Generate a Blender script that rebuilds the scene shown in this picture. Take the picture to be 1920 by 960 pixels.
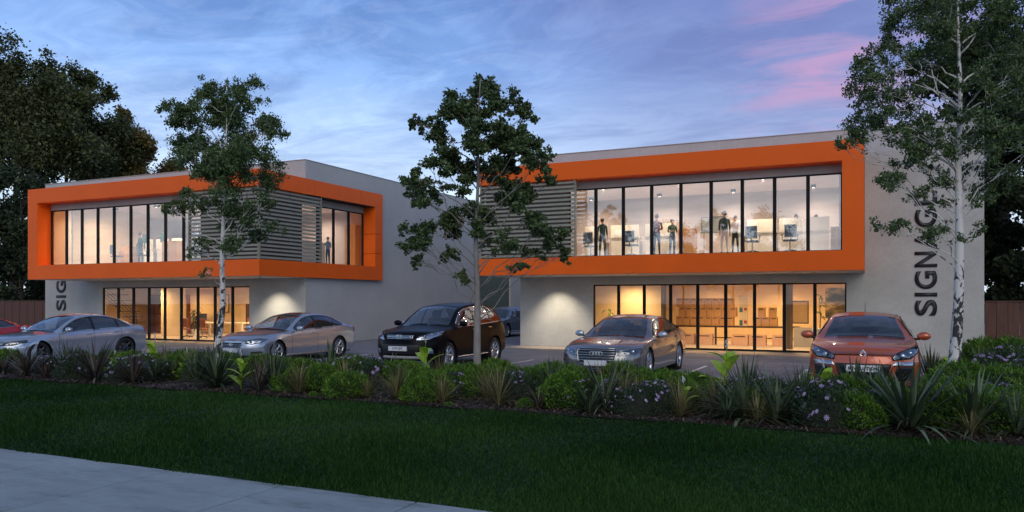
import bpy, bmesh, math, random
import numpy as np
from mathutils import Vector, Matrix, geometry
from mathutils.bvhtree import BVHTree
for o in list(bpy.data.objects): bpy.data.objects.remove(o)
scn = bpy.context.scene
COL = scn.collection
R = math.radians
random.seed(7); np.random.seed(7)
# ---------------------------------------------------------------- camera
F_PX, HOR, YAW, EYE = 1459.0, 563.0, R(25.0), 1.8
cam_d = bpy.data.cameras.new("camera"); cam = bpy.data.objects.new("camera", cam_d); COL.objects.link(cam)
cam.location = (0, 0, EYE); cam.rotation_euler = (R(90), 0, YAW)
cam_d.sensor_width = 36.0; cam_d.lens = 36.0 * F_PX / 1920.0
cam_d.shift_y = (HOR - 480.0) / 1920.0
cam_d.clip_start = 0.1; cam_d.clip_end = 1500
scn.camera = cam
# ---------------------------------------------------------------- exposure
scn.view_settings.view_transform = 'Standard'; scn.view_settings.look = 'None'
scn.view_settings.exposure = 0.22; scn.view_settings.gamma = 1.0
scn.render.resolution_x = 1024; scn.render.resolution_y = 512
scn.cycles.max_bounces = 8; scn.cycles.transparent_max_bounces = 16
# ---------------------------------------------------------------- node helpers
def nn(nt, typ, **kw):
    n = nt.nodes.new(typ)
    for k, v in kw.items():
        if k.startswith('i_'):
            key = k[2:]; key = int(key) if key.isdigit() else key.replace('_', ' ')
            n.inputs[key].default_value = v
        else: setattr(n, k, v)
    return n
def ramp(nt, stops, interp='LINEAR'):
    r = nt.nodes.new('ShaderNodeValToRGB'); r.color_ramp.interpolation = interp
    el = r.color_ramp.elements
    while len(el) > 1: el.remove(el[-1])
    el[0].position = stops[0][0]; el[0].color = (*stops[0][1], 1)
    for p, c in stops[1:]:
        e = el.new(p); e.color = (*c, 1)
    return r
def g(v): return (v, v, v)
# ---------------------------------------------------------------- world: dusk sky with streaky cloud
SUN_EL, SUN_AZ = R(34), R(152)          # low glow behind and to the right of the camera
W = bpy.data.worlds.new("World"); scn.world = W; W.use_nodes = True
nt = W.node_tree; nt.nodes.clear(); L = nt.links.new
out = nn(nt, 'ShaderNodeOutputWorld'); bg = nn(nt, 'ShaderNodeBackground'); bg.inputs[1].default_value = 1.0
tc = nn(nt, 'ShaderNodeTexCoord'); sep = nn(nt, 'ShaderNodeSeparateXYZ'); L(tc.outputs['Generated'], sep.inputs[0])
base = ramp(nt, [(0.0, (.74, .85, .97)), (.13, (.66, .80, .95)), (.19, (.46, .62, .90)), (.28, (.24, .42, .80)), (.38, (.13, .26, .60)), (.7, (.12, .19, .36)), (1, (.11, .16, .28))])
L(sep.outputs['Z'], base.inputs[0])
# cloud coordinates: direction flattened on to a cloud deck
zz = nn(nt, 'ShaderNodeMath', operation='ADD', i_1=0.10); L(sep.outputs['Z'], zz.inputs[0])
dv = nn(nt, 'ShaderNodeVectorMath', operation='DIVIDE')
cmb = nn(nt, 'ShaderNodeCombineXYZ'); L(zz.outputs[0], cmb.inputs[0]); L(zz.outputs[0], cmb.inputs[1]); cmb.inputs[2].default_value = 1.0
L(tc.outputs['Generated'], dv.inputs[0]); L(cmb.outputs[0], dv.inputs[1])
mp = nn(nt, 'ShaderNodeMapping'); mp.inputs['Rotation'].default_value = (0, 0, R(-24)); mp.inputs['Scale'].default_value = (1.05, 1.75, 0.4)
L(dv.outputs[0], mp.inputs[0])
n1 = nn(nt, 'ShaderNodeTexNoise', i_Scale=1.3, i_Detail=10.0, i_Roughness=.62, i_Distortion=.9); L(mp.outputs[0], n1.inputs['Vector'])
r1 = ramp(nt, [(.42, g(0)), (.60, g(1))]); L(n1.outputs['Fac'], r1.inputs[0])
n2 = nn(nt, 'ShaderNodeTexNoise', i_Scale=3.6, i_Detail=12.0, i_Roughness=.66, i_Distortion=1.2); L(mp.outputs[0], n2.inputs['Vector'])
r2 = ramp(nt, [(.46, g(0)), (.66, g(1))]); L(n2.outputs['Fac'], r2.inputs[0])
m1 = nn(nt, 'ShaderNodeMixRGB', blend_type='MULTIPLY'); m1.inputs[2].default_value = (.55, .60, .70, 1)
L(base.outputs[0], m1.inputs[1])
f1 = nn(nt, 'ShaderNodeMath', operation='MULTIPLY', i_1=.72); L(r1.outputs[0], f1.inputs[0]); L(f1.outputs[0], m1.inputs[0])
m2 = nn(nt, 'ShaderNodeMixRGB', blend_type='ADD'); m2.inputs[2].default_value = (.10, .105, .10, 1)
f2 = nn(nt, 'ShaderNodeMath', operation='MULTIPLY', i_1=.62); L(r2.outputs[0], f2.inputs[0]); L(f2.outputs[0], m2.inputs[0]); L(m1.outputs[0], m2.inputs[1])
# pink afterglow and violet bank on the right
def px_dir(x, y):
    t = (x - 960) / F_PX; u = (HOR - y) / F_PX; s, c = math.sin(YAW), math.cos(YAW)
    return Vector((-s + t * c, c + t * s, u)).normalized()
def lobe(direction, lo, hi):
    d = nn(nt, 'ShaderNodeVectorMath', operation='DOT_PRODUCT'); L(tc.outputs['Generated'], d.inputs[0]); d.inputs[1].default_value = direction
    m = nn(nt, 'ShaderNodeMapRange', interpolation_type='SMOOTHSTEP'); m.inputs[1].default_value = lo; m.inputs[2].default_value = hi
    L(d.outputs['Value'], m.inputs[0]); return m
vio = lobe(px_dir(1520, -80), .90, 1.0)
mv = nn(nt, 'ShaderNodeMixRGB', blend_type='MIX'); mv.inputs[2].default_value = (.135, .13, .33, 1)
fv = nn(nt, 'ShaderNodeMath', operation='MULTIPLY', i_1=.6); L(vio.outputs[0], fv.inputs[0]); L(fv.outputs[0], mv.inputs[0]); L(m2.outputs[0], mv.inputs[1])
pk = lobe(px_dir(1610, 105), .985, 1.0)
n3 = nn(nt, 'ShaderNodeTexNoise', i_Scale=2.3, i_Detail=8.0, i_Roughness=.58, i_Distortion=.9); L(mp.outputs[0], n3.inputs['Vector'])
r3 = ramp(nt, [(.42, g(.05)), (.62, g(.95))]); L(n3.outputs['Fac'], r3.inputs[0])
fp0 = nn(nt, 'ShaderNodeMath', operation='MULTIPLY', i_1=.8); L(pk.outputs[0], fp0.inputs[0]); fp = nn(nt, 'ShaderNodeMath', operation='MULTIPLY'); L(fp0.outputs[0], fp.inputs[0]); L(r3.outputs[0], fp.inputs[1])
mpk = nn(nt, 'ShaderNodeMixRGB', blend_type='MIX'); mpk.inputs[2].default_value = (.50, .28, .47, 1)
L(fp.outputs[0], mpk.inputs[0]); L(mv.outputs[0], mpk.inputs[1])
sky = nn(nt, 'ShaderNodeTexSky'); sky.sky_type = 'NISHITA'; sky.sun_disc = False; sky.sun_elevation = SUN_EL; sky.sun_rotation = SUN_AZ
ms = nn(nt, 'ShaderNodeMixRGB', blend_type='ADD'); ms.inputs[0].default_value = .012
L(mpk.outputs[0], ms.inputs[1]); L(sky.outputs[0], ms.inputs[2])
L(ms.outputs[0], bg.inputs[0]); L(bg.outputs[0], out.inputs[0])
sd = bpy.data.lights.new("sun", 'SUN'); sun = bpy.data.objects.new("sun", sd); COL.objects.link(sun)
sd.energy = 0.95; sd.angle = R(45); sd.color = (1.0, .90, .74)
sdir = Vector((math.sin(SUN_AZ) * math.cos(SUN_EL), math.cos(SUN_AZ) * math.cos(SUN_EL), math.sin(SUN_EL)))
sun.rotation_euler = sdir.to_track_quat('Z', 'Y').to_euler(); sun.location = (20, -20, 20)
# ---------------------------------------------------------------- geometry from the photograph's plan
SN, CS = math.sin(YAW), math.cos(YAW)
def at(px, Y):                       # world x of image column px on the plane y = Y
    t = (px - 960) / F_PX; d = Y / (CS + t * SN); return d * (-SN + t * CS)
# ---------------------------------------------------------------- materials
MAT = {}
def mat(name, col, rough=.6, metal=0., var=0., vscale=3., bump=0., bscale=40., coat=0., spec=.5, emit=None, es=0., stops=None, detail=6, coords='Object', stretch=(1, 1, 1), sheen=0):
    if name in MAT: return MAT[name]
    m = bpy.data.materials.new(name); m.use_nodes = True; MAT[name] = m
    t = m.node_tree; b = t.nodes['Principled BSDF']; l = t.links.new
    b.inputs['Base Color'].default_value = (*col, 1); b.inputs['Roughness'].default_value = rough; b.inputs['Metallic'].default_value = metal
    b.inputs['Coat Weight'].default_value = coat; b.inputs['Coat Roughness'].default_value = .04
    b.inputs['Specular IOR Level'].default_value = spec
    if emit: b.inputs['Emission Color'].default_value = (*emit, 1); b.inputs['Emission Strength'].default_value = es
    if var or bump or stops:
        c = t.nodes.new('ShaderNodeTexCoord'); mp_ = t.nodes.new('ShaderNodeMapping'); mp_.inputs['Scale'].default_value = stretch
        l(c.outputs[coords], mp_.inputs[0])
        if var or stops:
            n = nn(t, 'ShaderNodeTexNoise', i_Scale=vscale, i_Detail=float(detail), i_Roughness=.6); l(mp_.outputs[0], n.inputs['Vector'])
            if stops: r = ramp(t, stops)
            else:
                lo = tuple(max(0, x * (1 - var)) for x in col); hi = tuple(min(1, x * (1 + var)) for x in col)
                r = ramp(t, [(.3, lo), (.7, hi)])
            l(n.outputs['Fac'], r.inputs[0]); l(r.outputs[0], b.inputs['Base Color'])
        if bump:
            n = nn(t, 'ShaderNodeTexNoise', i_Scale=bscale, i_Detail=5.0); l(mp_.outputs[0], n.inputs['Vector'])
            bp = nn(t, 'ShaderNodeBump', i_Strength=bump, i_Distance=.02); l(n.outputs['Fac'], bp.inputs['Height']); l(bp.outputs[0], b.inputs['Normal'])
    return m
def concrete(name, col, blot=.16, pits=.35, streak=None):
    m = mat(name, col, .82)
    t = m.node_tree; b = t.nodes['Principled BSDF']; l = t.links.new
    c = t.nodes.new('ShaderNodeTexCoord')
    a = nn(t, 'ShaderNodeTexNoise', i_Scale=.55, i_Detail=7.0, i_Roughness=.65); l(c.outputs['Object'], a.inputs['Vector'])
    r = ramp(t, [(.3, tuple(x * (1 - blot) for x in col)), (.7, tuple(min(1, x * (1 + blot)) for x in col))]); l(a.outputs['Fac'], r.inputs[0])
    v = nn(t, 'ShaderNodeTexVoronoi', i_Scale=3.2); l(c.outputs['Object'], v.inputs['Vector'])
    pr = ramp(t, [(.0, g(1 - pits)), (.06, g(1))]); l(v.outputs['Distance'], pr.inputs[0])
    f = nn(t, 'ShaderNodeTexNoise', i_Scale=9.0, i_Detail=6.0); l(c.outputs['Object'], f.inputs['Vector'])
    fr = ramp(t, [(.35, g(.95)), (.65, g(1.03))]); l(f.outputs['Fac'], fr.inputs[0])
    x1 = nn(t, 'ShaderNodeMixRGB', blend_type='MULTIPLY', i_0=1.0); l(r.outputs[0], x1.inputs[1]); l(pr.outputs[0], x1.inputs[2])
    x2 = nn(t, 'ShaderNodeMixRGB', blend_type='MULTIPLY', i_0=1.0); l(x1.outputs[0], x2.inputs[1]); l(fr.outputs[0], x2.inputs[2])
    if streak:
        ms_ = nn(t, 'ShaderNodeMapping'); ms_.inputs['Scale'].default_value = streak; ms_.inputs['Rotation'].default_value = (0, 0, .35); l(c.outputs['Object'], ms_.inputs[0])
        sn = nn(t, 'ShaderNodeTexNoise', i_Scale=1.0, i_Detail=9.0, i_Roughness=.7); l(ms_.outputs[0], sn.inputs['Vector'])
        sr = ramp(t, [(.30, g(.42)), (.42, g(.85)), (.52, g(1))]); l(sn.outputs['Fac'], sr.inputs[0])
        x3 = nn(t, 'ShaderNodeMixRGB', blend_type='MULTIPLY', i_0=1.0); l(x2.outputs[0], x3.inputs[1]); l(sr.outputs[0], x3.inputs[2]); x2 = x3
    l(x2.outputs[0], b.inputs['Base Color'])
    bp = nn(t, 'ShaderNodeBump', i_Strength=.10, i_Distance=.02); l(f.outputs['Fac'], bp.inputs['Height']); l(bp.outputs[0], b.inputs['Normal'])
    return m
def leafmat(name, c0, c1, c2, rough=.5, trans=.15, spec=.25):
    m = bpy.data.materials.new(name); m.use_nodes = True; MAT[name] = m
    t = m.node_tree; b = t.nodes['Principled BSDF']; l = t.links.new
    a = nn(t, 'ShaderNodeAttribute', attribute_name='rnd')
    r = ramp(t, [(0, c0), (.5, c1), (1, c2)]); l(a.outputs['Fac'], r.inputs[0]); l(r.outputs[0], b.inputs['Base Color'])
    b.inputs['Roughness'].default_value = rough; b.inputs['Specular IOR Level'].default_value = spec
    tr = nn(t, 'ShaderNodeBsdfTranslucent'); l(r.outputs[0], tr.inputs[0])
    mx = nn(t, 'ShaderNodeMixShader', i_0=trans); o = t.nodes['Material Output']
    l(b.outputs[0], mx.inputs[1]); l(tr.outputs[0], mx.inputs[2]); l(mx.outputs[0], o.inputs[0])
    return m
def glassmat(name, tint, r0, r1, rough=.0, refl=(1, 1, 1)):
    m = bpy.data.materials.new(name); m.use_nodes = True; MAT[name] = m
    t = m.node_tree; l = t.links.new; t.nodes.remove(t.nodes['Principled BSDF']); o = t.nodes['Material Output']
    lw = nn(t, 'ShaderNodeLayerWeight', i_Blend=.5)
    p = nn(t, 'ShaderNodeMath', operation='POWER', i_1=3.0); l(lw.outputs['Facing'], p.inputs[0])
    mr = nn(t, 'ShaderNodeMapRange'); mr.inputs[3].default_value = r0; mr.inputs[4].default_value = r1; l(p.outputs[0], mr.inputs[0])
    tr = nn(t, 'ShaderNodeBsdfTransparent'); tr.inputs[0].default_value = (*tint, 1)
    gl = nn(t, 'ShaderNodeBsdfGlossy'); gl.inputs[0].default_value = (*refl, 1); gl.inputs['Roughness'].default_value = rough
    mx = nn(t, 'ShaderNodeMixShader'); l(mr.outputs[0], mx.inputs[0]); l(tr.outputs[0], mx.inputs[1]); l(gl.outputs[0], mx.inputs[2]); l(mx.outputs[0], o.inputs[0])
    return m
M_wall = concrete('concrete_render', (.43, .42, .39))
M_side = concrete('smooth_render', (.42, .415, .41), .08, .12)
M_parapet = concrete('parapet_render', (.44, .43, .43), .08, .15)
M_orange = mat('orange_cladding', (.80, .115, .003), .5, var=.06, vscale=.8, spec=.25)
M_black = mat('black_aluminium', (.008, .008, .009), .55, spec=.2)
M_louv = mat('grey_green_louvre', (.225, .22, .175), .55, var=.12, vscale=6)
M_sof = mat('soffit_board', (.5, .47, .45), .7, var=.05)
M_in = mat('interior_plaster', (.46, .41, .41), .8, var=.04, vscale=1.2)
M_ceil = mat('interior_ceiling', (.60, .53, .52), .8)
M_tan = mat('tan_plaster', (.70, .53, .32), .75, var=.07, vscale=1.0)
M_floor = mat('office_floor', (.50, .44, .38), .35, var=.1, vscale=2)
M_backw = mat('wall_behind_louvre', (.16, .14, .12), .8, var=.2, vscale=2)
M_glass = glassmat('window_glass', (.97, .96, .94), .15, .75)
M_glassL = glassmat('tinted_window_glass', (.98, .95, .90), .04, .40)
M_sign = mat('black_sign_letter', (.018, .018, .022), .45)
M_roller = mat('green_roller_door', (.10, .125, .10), .75, var=.08)
M_white = mat('white_laminate', (.80, .76, .66), .4)
M_screen = mat('cream_desk_screen', (.90, .86, .72), .6)
M_grey = mat('grey_laminate', (.35, .34, .33), .5)
M_blue = mat('blue_grey_fabric', (.09, .13, .20), .8, var=.2, vscale=20)
M_dark = mat('dark_plastic', (.02, .02, .022), .5)
M_darkwood = mat('dark_brown_wood', (.045, .022, .014), .5, var=.3, vscale=8, stretch=(1, 1, .2))
M_oak = mat('honey_oak', (.50, .25, .08), .45, var=.2, vscale=8, stretch=(1, 1, .2))
M_terr = mat('terracotta_fabric', (.28, .09, .05), .8)
M_chrome = mat('polished_metal', (.62, .64, .66), .12, metal=1.)
M_card = mat('cardboard', (.50, .27, .11), .8, var=.12, vscale=5)
M_card2 = mat('pale_cardboard', (.58, .36, .26), .8, var=.1, vscale=5)
M_print = mat('dark_print', (.05, .03, .02), .7)
M_asph = mat('asphalt', (.19, .195, .22), .78, var=.22, vscale=1.6, bump=.4, bscale=160)
M_apron = mat('concrete_apron', (.36, .30, .25), .8, var=.12, vscale=1.0, bump=.2, bscale=60)
M_line = mat('white_road_paint', (.72, .72, .74), .6, var=.12, vscale=10)
M_kerb = mat('kerb_concrete', (.32, .31, .30), .8, var=.12)
M_path = concrete('footpath_concrete', (.26, .31, .33), .16, .1, streak=(.8, 3.2, 1))
M_soil = mat('bark_mulch', (.022, .014, .010), .9, var=.5, vscale=14, bump=.9, bscale=30)
M_lawn = mat('lawn_soil', (.008, .028, .007), .95, var=.3, vscale=4)
M_fence = mat('brown_fence_board', (.085, .030, .015), .6, var=.3, vscale=3, stretch=(3, 3, .5))
M_bark = mat('grey_bark', (.22, .20, .185), .85, var=.25, vscale=10, bump=.5, bscale=30, stretch=(1, 1, .4))
M_darkbark = mat('dark_bark', (.06, .045, .035), .9, var=.35, vscale=6, bump=.5, bscale=14, stretch=(1, 1, .3))
def birchmat():
    m = mat('birch_bark', (.62, .60, .57), .7); t = m.node_tree; b = t.nodes['Principled BSDF']; l = t.links.new
    c = t.nodes.new('ShaderNodeTexCoord'); mp_ = nn(t, 'ShaderNodeMapping'); mp_.inputs['Scale'].default_value = (9, 9, 6); l(c.outputs['Object'], mp_.inputs[0])
    n = nn(t, 'ShaderNodeTexNoise', i_Scale=1.0, i_Detail=4.0, i_Roughness=.6, i_Distortion=.6); l(mp_.outputs[0], n.inputs['Vector'])
    s = nn(t, 'ShaderNodeSeparateXYZ'); l(c.outputs['Object'], s.inputs[0])
    mr = nn(t, 'ShaderNodeMapRange'); mr.inputs[1].default_value = .6; mr.inputs[2].default_value = 2.7; mr.inputs[3].default_value = .50; mr.inputs[4].default_value = .40; l(s.outputs['Z'], mr.inputs[0])
    gt = nn(t, 'ShaderNodeMath', operation='SUBTRACT'); l(n.outputs['Fac'], gt.inputs[0]); l(mr.outputs[0], gt.inputs[1])
    r = ramp(t, [(.0, (.035, .032, .035)), (.03, (.62, .60, .57))]); l(gt.outputs[0], r.inputs[0]); l(r.outputs[0], b.inputs['Base Color'])
    return m
M_birch = birchmat()
M_leafB = leafmat('birch_leaf', (.042, .070, .026), (.085, .14, .048), (.155, .215, .08))
M_leafG = leafmat('round_leaf', (.042, .066, .027), (.08, .125, .046), (.14, .19, .075))
M_leafD = leafmat('dark_tree_leaf', (.032, .045, .017), (.07, .09, .032), (.14, .145, .05))
M_leafO = leafmat('olive_tree_leaf', (.06, .05, .016), (.135, .10, .03), (.22, .165, .05))
M_leafR = leafmat('evergreen_leaf', (.016, .028, .013), (.034, .052, .023), (.07, .095, .036))
M_mound = leafmat('shrub_leaf', (.025, .070, .008), (.075, .170, .015), (.19, .33, .04))
M_flax = leafmat('flax_blade', (.022, .034, .018), (.06, .09, .045), (.17, .22, .13), rough=.35)
M_flaxr = leafmat('burgundy_flax_blade', (.035, .014, .014), (.065, .045, .036), (.16, .16, .12), rough=.35)
M_gold = leafmat('straw_grass_blade', (.06, .06, .022), (.16, .145, .06), (.30, .26, .13))
M_canna = leafmat('lime_canna_leaf', (.20, .36, .02), (.34, .55, .04), (.52, .66, .09), rough=.35, trans=.3)
M_daisyleaf = leafmat('daisy_leaf', (.014, .03, .014), (.03, .06, .028), (.07, .11, .06))
M_petal = leafmat('lavender_petal', (.26, .16, .38), (.45, .33, .58), (.62, .52, .72))
M_petalw = leafmat('white_petal', (.5, .5, .55), (.65, .65, .7), (.8, .8, .85))
M_grass = leafmat('grass_blade', (.008, .028, .005), (.017, .060, .011), (.055, .125, .026), rough=.7, spec=.08)
M_chip = leafmat('bark_chip', (.03, .018, .012), (.08, .05, .035), (.20, .15, .12), trans=0)
M_rubber = mat('tyre_rubber', (.012, .012, .013), .75)
M_alloy = mat('alloy_wheel', (.55, .57, .60), .25, metal=.9)
M_alloyd = mat('dark_alloy_wheel', (.07, .075, .08), .3, metal=.8)
M_trim = mat('black_trim', (.010, .010, .011), .45)
M_seat = mat('car_seat', (.06, .06, .065), .8)
M_carglass = glassmat('car_glass', (.62, .66, .72), .09, .85)
M_cardark = glassmat('dark_car_glass', (.10, .11, .13), .14, .85)
M_lens = glassmat('headlight_lens', (.9, .93, .96), .12, .7)
M_lampin = mat('headlight_reflector', (.40, .45, .52), .22, metal=.8, var=.7, vscale=16)
M_lampdk = mat('dark_headlight_bowl', (.03, .035, .045), .15, metal=.5, coat=1)
M_tail = mat('red_tail_lamp', (.30, .015, .015), .2, coat=1)
M_plate = mat('number_plate', (.66, .68, .70), .4)
M_skin = mat('skin', (.45, .25, .17), .6)
M_hair = mat('dark_hair', (.012, .010, .010), .6)
def paint(name, col, metal=.6, rough=.32): return mat(name, col, rough, metal=metal, coat=1.0, spec=.5)
# ---------------------------------------------------------------- mesh helpers
def link(o, parent=None):
    COL.objects.link(o)
    if parent is not None: o.parent = parent
    return o
def worigin(o):
    v = Vector((0, 0, 0))
    while o is not None: v += o.location; o = o.parent
    return v
class MB:
    def __init__(s): s.v = []; s.f = []; s.r = []
    def add(s, vs, fs, rnd=None):
        b = len(s.v); s.v += [tuple(p) for p in vs]; s.f += [tuple(i + b for i in f) for f in fs]
        if rnd is not None: s.r += [rnd] * len(fs)
        return s
    def box(s, x0, x1, y0, y1, z0, z1):
        return s.add([(x0, y0, z0), (x1, y0, z0), (x1, y1, z0), (x0, y1, z0), (x0, y0, z1), (x1, y0, z1), (x1, y1, z1), (x0, y1, z1)],
                     [(0, 3, 2, 1), (4, 5, 6, 7), (0, 1, 5, 4), (1, 2, 6, 5), (2, 3, 7, 6), (3, 0, 4, 7)])
    def bbox(s, x0, x1, y0, y1, z0, z1, b=.01):           # box with bevelled edges
        xs = (x0, x1); ys = (y0, y1); zs = (z0, z1); bm = bmesh.new()
        bmesh.ops.create_cube(bm, size=1)
        for v in bm.verts: v.co = Vector((x0 if v.co.x < 0 else x1, y0 if v.co.y < 0 else y1, z0 if v.co.z < 0 else z1))
        bmesh.ops.bevel(bm, geom=list(bm.edges), offset=b, segments=2, affect='EDGES', profile=.6)
        bm.verts.index_update(); s.add([v.co[:] for v in bm.verts], [[v.index for v in f.verts] for f in bm.faces]); bm.free(); return s
    def tube(s, pts, rad, n=8, caps=True):
        pts = [Vector(p) for p in pts]
        if not hasattr(rad, '__len__'): rad = [rad] * len(pts)
        vs = []; fs = []; up = None
        for i, p in enumerate(pts):
            a = pts[max(i - 1, 0)]; b = pts[min(i + 1, len(pts) - 1)]; d = (b - a).normalized()
            if up is None: up = d.orthogonal().normalized()
            up = (up - d * up.dot(d)); up = up.normalized() if up.length > 1e-5 else d.orthogonal().normalized()
            w = d.cross(up)
            for k in range(n):
                an = 2 * math.pi * k / n; vs.append(p + (up * math.cos(an) + w * math.sin(an)) * rad[i])
        for i in range(len(pts) - 1):
            for k in range(n):
                k2 = (k + 1) % n; fs.append((i * n + k, i * n + k2, (i + 1) * n + k2, (i + 1) * n + k))
        if caps: fs.append(tuple(range(n - 1, -1, -1))); fs.append(tuple((len(pts) - 1) * n + k for k in range(n)))
        return s.add(vs, fs)
    def lathe(s, prof, n=24, axis='Z', o=(0, 0, 0), closed=False):
        vs = []; fs = []
        for (r, h) in prof:
            for k in range(n):
                a = 2 * math.pi * k / n; x, y = r * math.cos(a), r * math.sin(a)
                p = (x, y, h) if axis == 'Z' else ((h, x, y) if axis == 'X' else (x, h, y))
                vs.append((p[0] + o[0], p[1] + o[1], p[2] + o[2]))
        m = len(prof)
        for i in range(m - 1 + (1 if closed else 0)):
            j = (i + 1) % m
            for k in range(n):
                k2 = (k + 1) % n; fs.append((i * n + k, i * n + k2, j * n + k2, j * n + k))
        return s.add(vs, fs)
    def ell(s, c, r, nu=16, nv=10, rot=None):
        vs = []; fs = []
        for i in range(nv + 1):
            th = math.pi * i / nv
            for k in range(nu):
                a = 2 * math.pi * k / nu; p = Vector((r[0] * math.sin(th) * math.cos(a), r[1] * math.sin(th) * math.sin(a), r[2] * math.cos(th)))
                if rot is not None: p = rot @ p
                vs.append(p + Vector(c))
        for i in range(nv):
            for k in range(nu):
                k2 = (k + 1) % nu; fs.append((i * nu + k, (i + 1) * nu + k, (i + 1) * nu + k2, i * nu + k2))
        return s.add(vs, fs)
    def mesh(s, name, m, smooth=False, off=Vector((0, 0, 0))):
        me = bpy.data.meshes.new(name)
        me.from_pydata([(x - off.x, y - off.y, z - off.z) for x, y, z in s.v], [], s.f); me.materials.append(m)
        if smooth: me.polygons.foreach_set('use_smooth', [True] * len(me.polygons))
        if s.r:
            a = me.attributes.new('rnd', 'FLOAT', 'FACE'); a.data.foreach_set('value', s.r)
        me.update(); return me
    def build(s, name, m, parent=None, smooth=False, local=False):
        off = Vector((0, 0, 0)) if (parent is None or local) else worigin(parent)
        return link(bpy.data.objects.new(name, s.mesh(name, m, smooth, off)), parent)
def recalc(me):
    bm = bmesh.new(); bm.from_mesh(me); bmesh.ops.remove_doubles(bm, verts=bm.verts, dist=1e-5); bmesh.ops.recalc_face_normals(bm, faces=bm.faces); bm.to_mesh(me); bm.free()
def bx(name, m, parent, x0, x1, y0, y1, z0, z1, bev=0):
    b = MB()
    (b.bbox(x0, x1, y0, y1, z0, z1, bev) if bev else b.box(x0, x1, y0, y1, z0, z1))
    return b.build(name, m, parent)
def tag(o, label=None, cat=None, group=None, kind=None):
    if label: o['label'] = label
    if cat: o['category'] = cat
    if group: o['group'] = group
    if kind: o['kind'] = kind
    return o
def thing(name, label, cat, loc=(0, 0, 0), rz=0, group=None):
    o = bpy.data.objects.new(name, None); COL.objects.link(o); o.location = loc; o.rotation_euler = (0, 0, rz); o.empty_display_size = .3
    return tag(o, label, cat, group)
def copy_tree(o, parent=None):
    c = o.copy(); COL.objects.link(c); c.parent = parent
    for ch in list(o.children): copy_tree(ch, c)
    return c
def np_mesh(name, V, k, m, rnd=None, smooth=False):
    """V: (n*k,3) vertices, each run of k is one face"""
    n = len(V) // k; me = bpy.data.meshes.new(name)
    me.vertices.add(len(V)); me.vertices.foreach_set('co', np.asarray(V, dtype=np.float32).ravel())
    me.loops.add(len(V)); me.loops.foreach_set('vertex_index', np.arange(len(V), dtype=np.int32))
    me.polygons.add(n); me.polygons.foreach_set('loop_start', np.arange(0, n * k, k, dtype=np.int32)); me.polygons.foreach_set('loop_total', np.full(n, k, dtype=np.int32))
    if rnd is not None:
        a = me.attributes.new('rnd', 'FLOAT', 'FACE'); a.data.foreach_set('value', np.asarray(rnd, dtype=np.float32))
    me.materials.append(m); me.update(); me.validate(); return me
# ---------------------------------------------------------------- setting: ground, lawn, path, car park
def sheet(name, m, pts, z):
    me = bpy.data.meshes.new(name); me.from_pydata([(x, y, z) for x, y in pts], [], [tuple(range(len(pts)))]); me.materials.append(m)
    return tag(link(bpy.data.objects.new(name, me)), kind='structure')
sheet('ground', M_lawn, [(-300, -300), (300, -300), (300, 400), (-300, 400)], -.03)
sheet('road', M_asph, [(-300, -14), (300, -14), (300, -2.5), (-300, -2.5)], -.02)
sheet('lawn', M_lawn, [(-60, 5.94), (30, 5.94), (30, 11.35), (-60, 11.0)], -.004)
sheet('car_park', M_asph, [(-60, 11.2), (30, 11.2), (30, 70), (-60, 70)], -.012)
sheet('apron', M_apron, [(-12.85, 26.55), (3.1, 26.55), (3.1, 28.3), (-12.85, 28.3)], -.004)
sheet('apron', M_apron, [(-37, 23.9), (-20.9, 23.9), (-20.9, 25.0), (-37, 25.0)], -.004)
# footpath slabs with recessed joints
fp_ = MB()
for k in range(-22, 12):
    x0 = -5.23 + 1.52 * k + .011; fp_ = MB(); fp_.bbox(x0, x0 + 1.498, 4.1, 5.94, -.10, .0, .008)
    o = fp_.build('paving_slab', M_path); 
    if k == -22: path = tag(bpy.data.objects.new('footpath', None), kind='structure'); COL.objects.link(path)
    o.parent = path
# planting bed ground with soft mounding
bed_poly = [(-60, 11.0), (-14, 11.2), (30, 11.5), (30, 22.5), (1.25, 22.5), (1.25, 14.9), (.6, 14.35), (-18.0, 14.35), (-18.8, 12.9), (-60, 12.9)]
def in_poly(x, y, P):
    c = False; j = len(P) - 1
    for i in range(len(P)):
        if (P[i][1] > y) != (P[j][1] > y) and x < (P[j][0] - P[i][0]) * (y - P[i][1]) / (P[j][1] - P[i][1]) + P[i][0]: c = not c
        j = i
    return c
sheet('planting_bed', M_soil, bed_poly, .02)
kb = MB()
edge = bed_poly[3:9] + [(-60, 12.9)]
for a, b in zip(edge[:-1], edge[1:]):
    a = Vector((*a, 0)); b = Vector((*b, 0)); d = (b - a).normalized(); nrm = Vector((-d.y, d.x, 0)) * .06
    vs = [a - nrm, b - nrm, b + nrm, a + nrm]; vs = [Vector((p.x, p.y, -.05)) for p in vs] + [Vector((p.x, p.y, .11)) for p in vs]
    kb.add(vs, [(0, 3, 2, 1), (4, 5, 6, 7), (0, 1, 5, 4), (1, 2, 6, 5), (2, 3, 7, 6), (3, 0, 4, 7)])
tag(kb.build('kerb', M_kerb), kind='structure')
for X in (-24.15, -21.2, -18.25, -15.3, -12.35, -9.4, -6.8, -4.2, -1.6, 1.1):
    sheet('bay_line', M_line, [(X - .05, 15.2 if X > -18 else 13.6), (X + .05, 15.2 if X > -18 else 13.6), (X + .05, 21.7), (X - .05, 21.7)], -.004)
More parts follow.
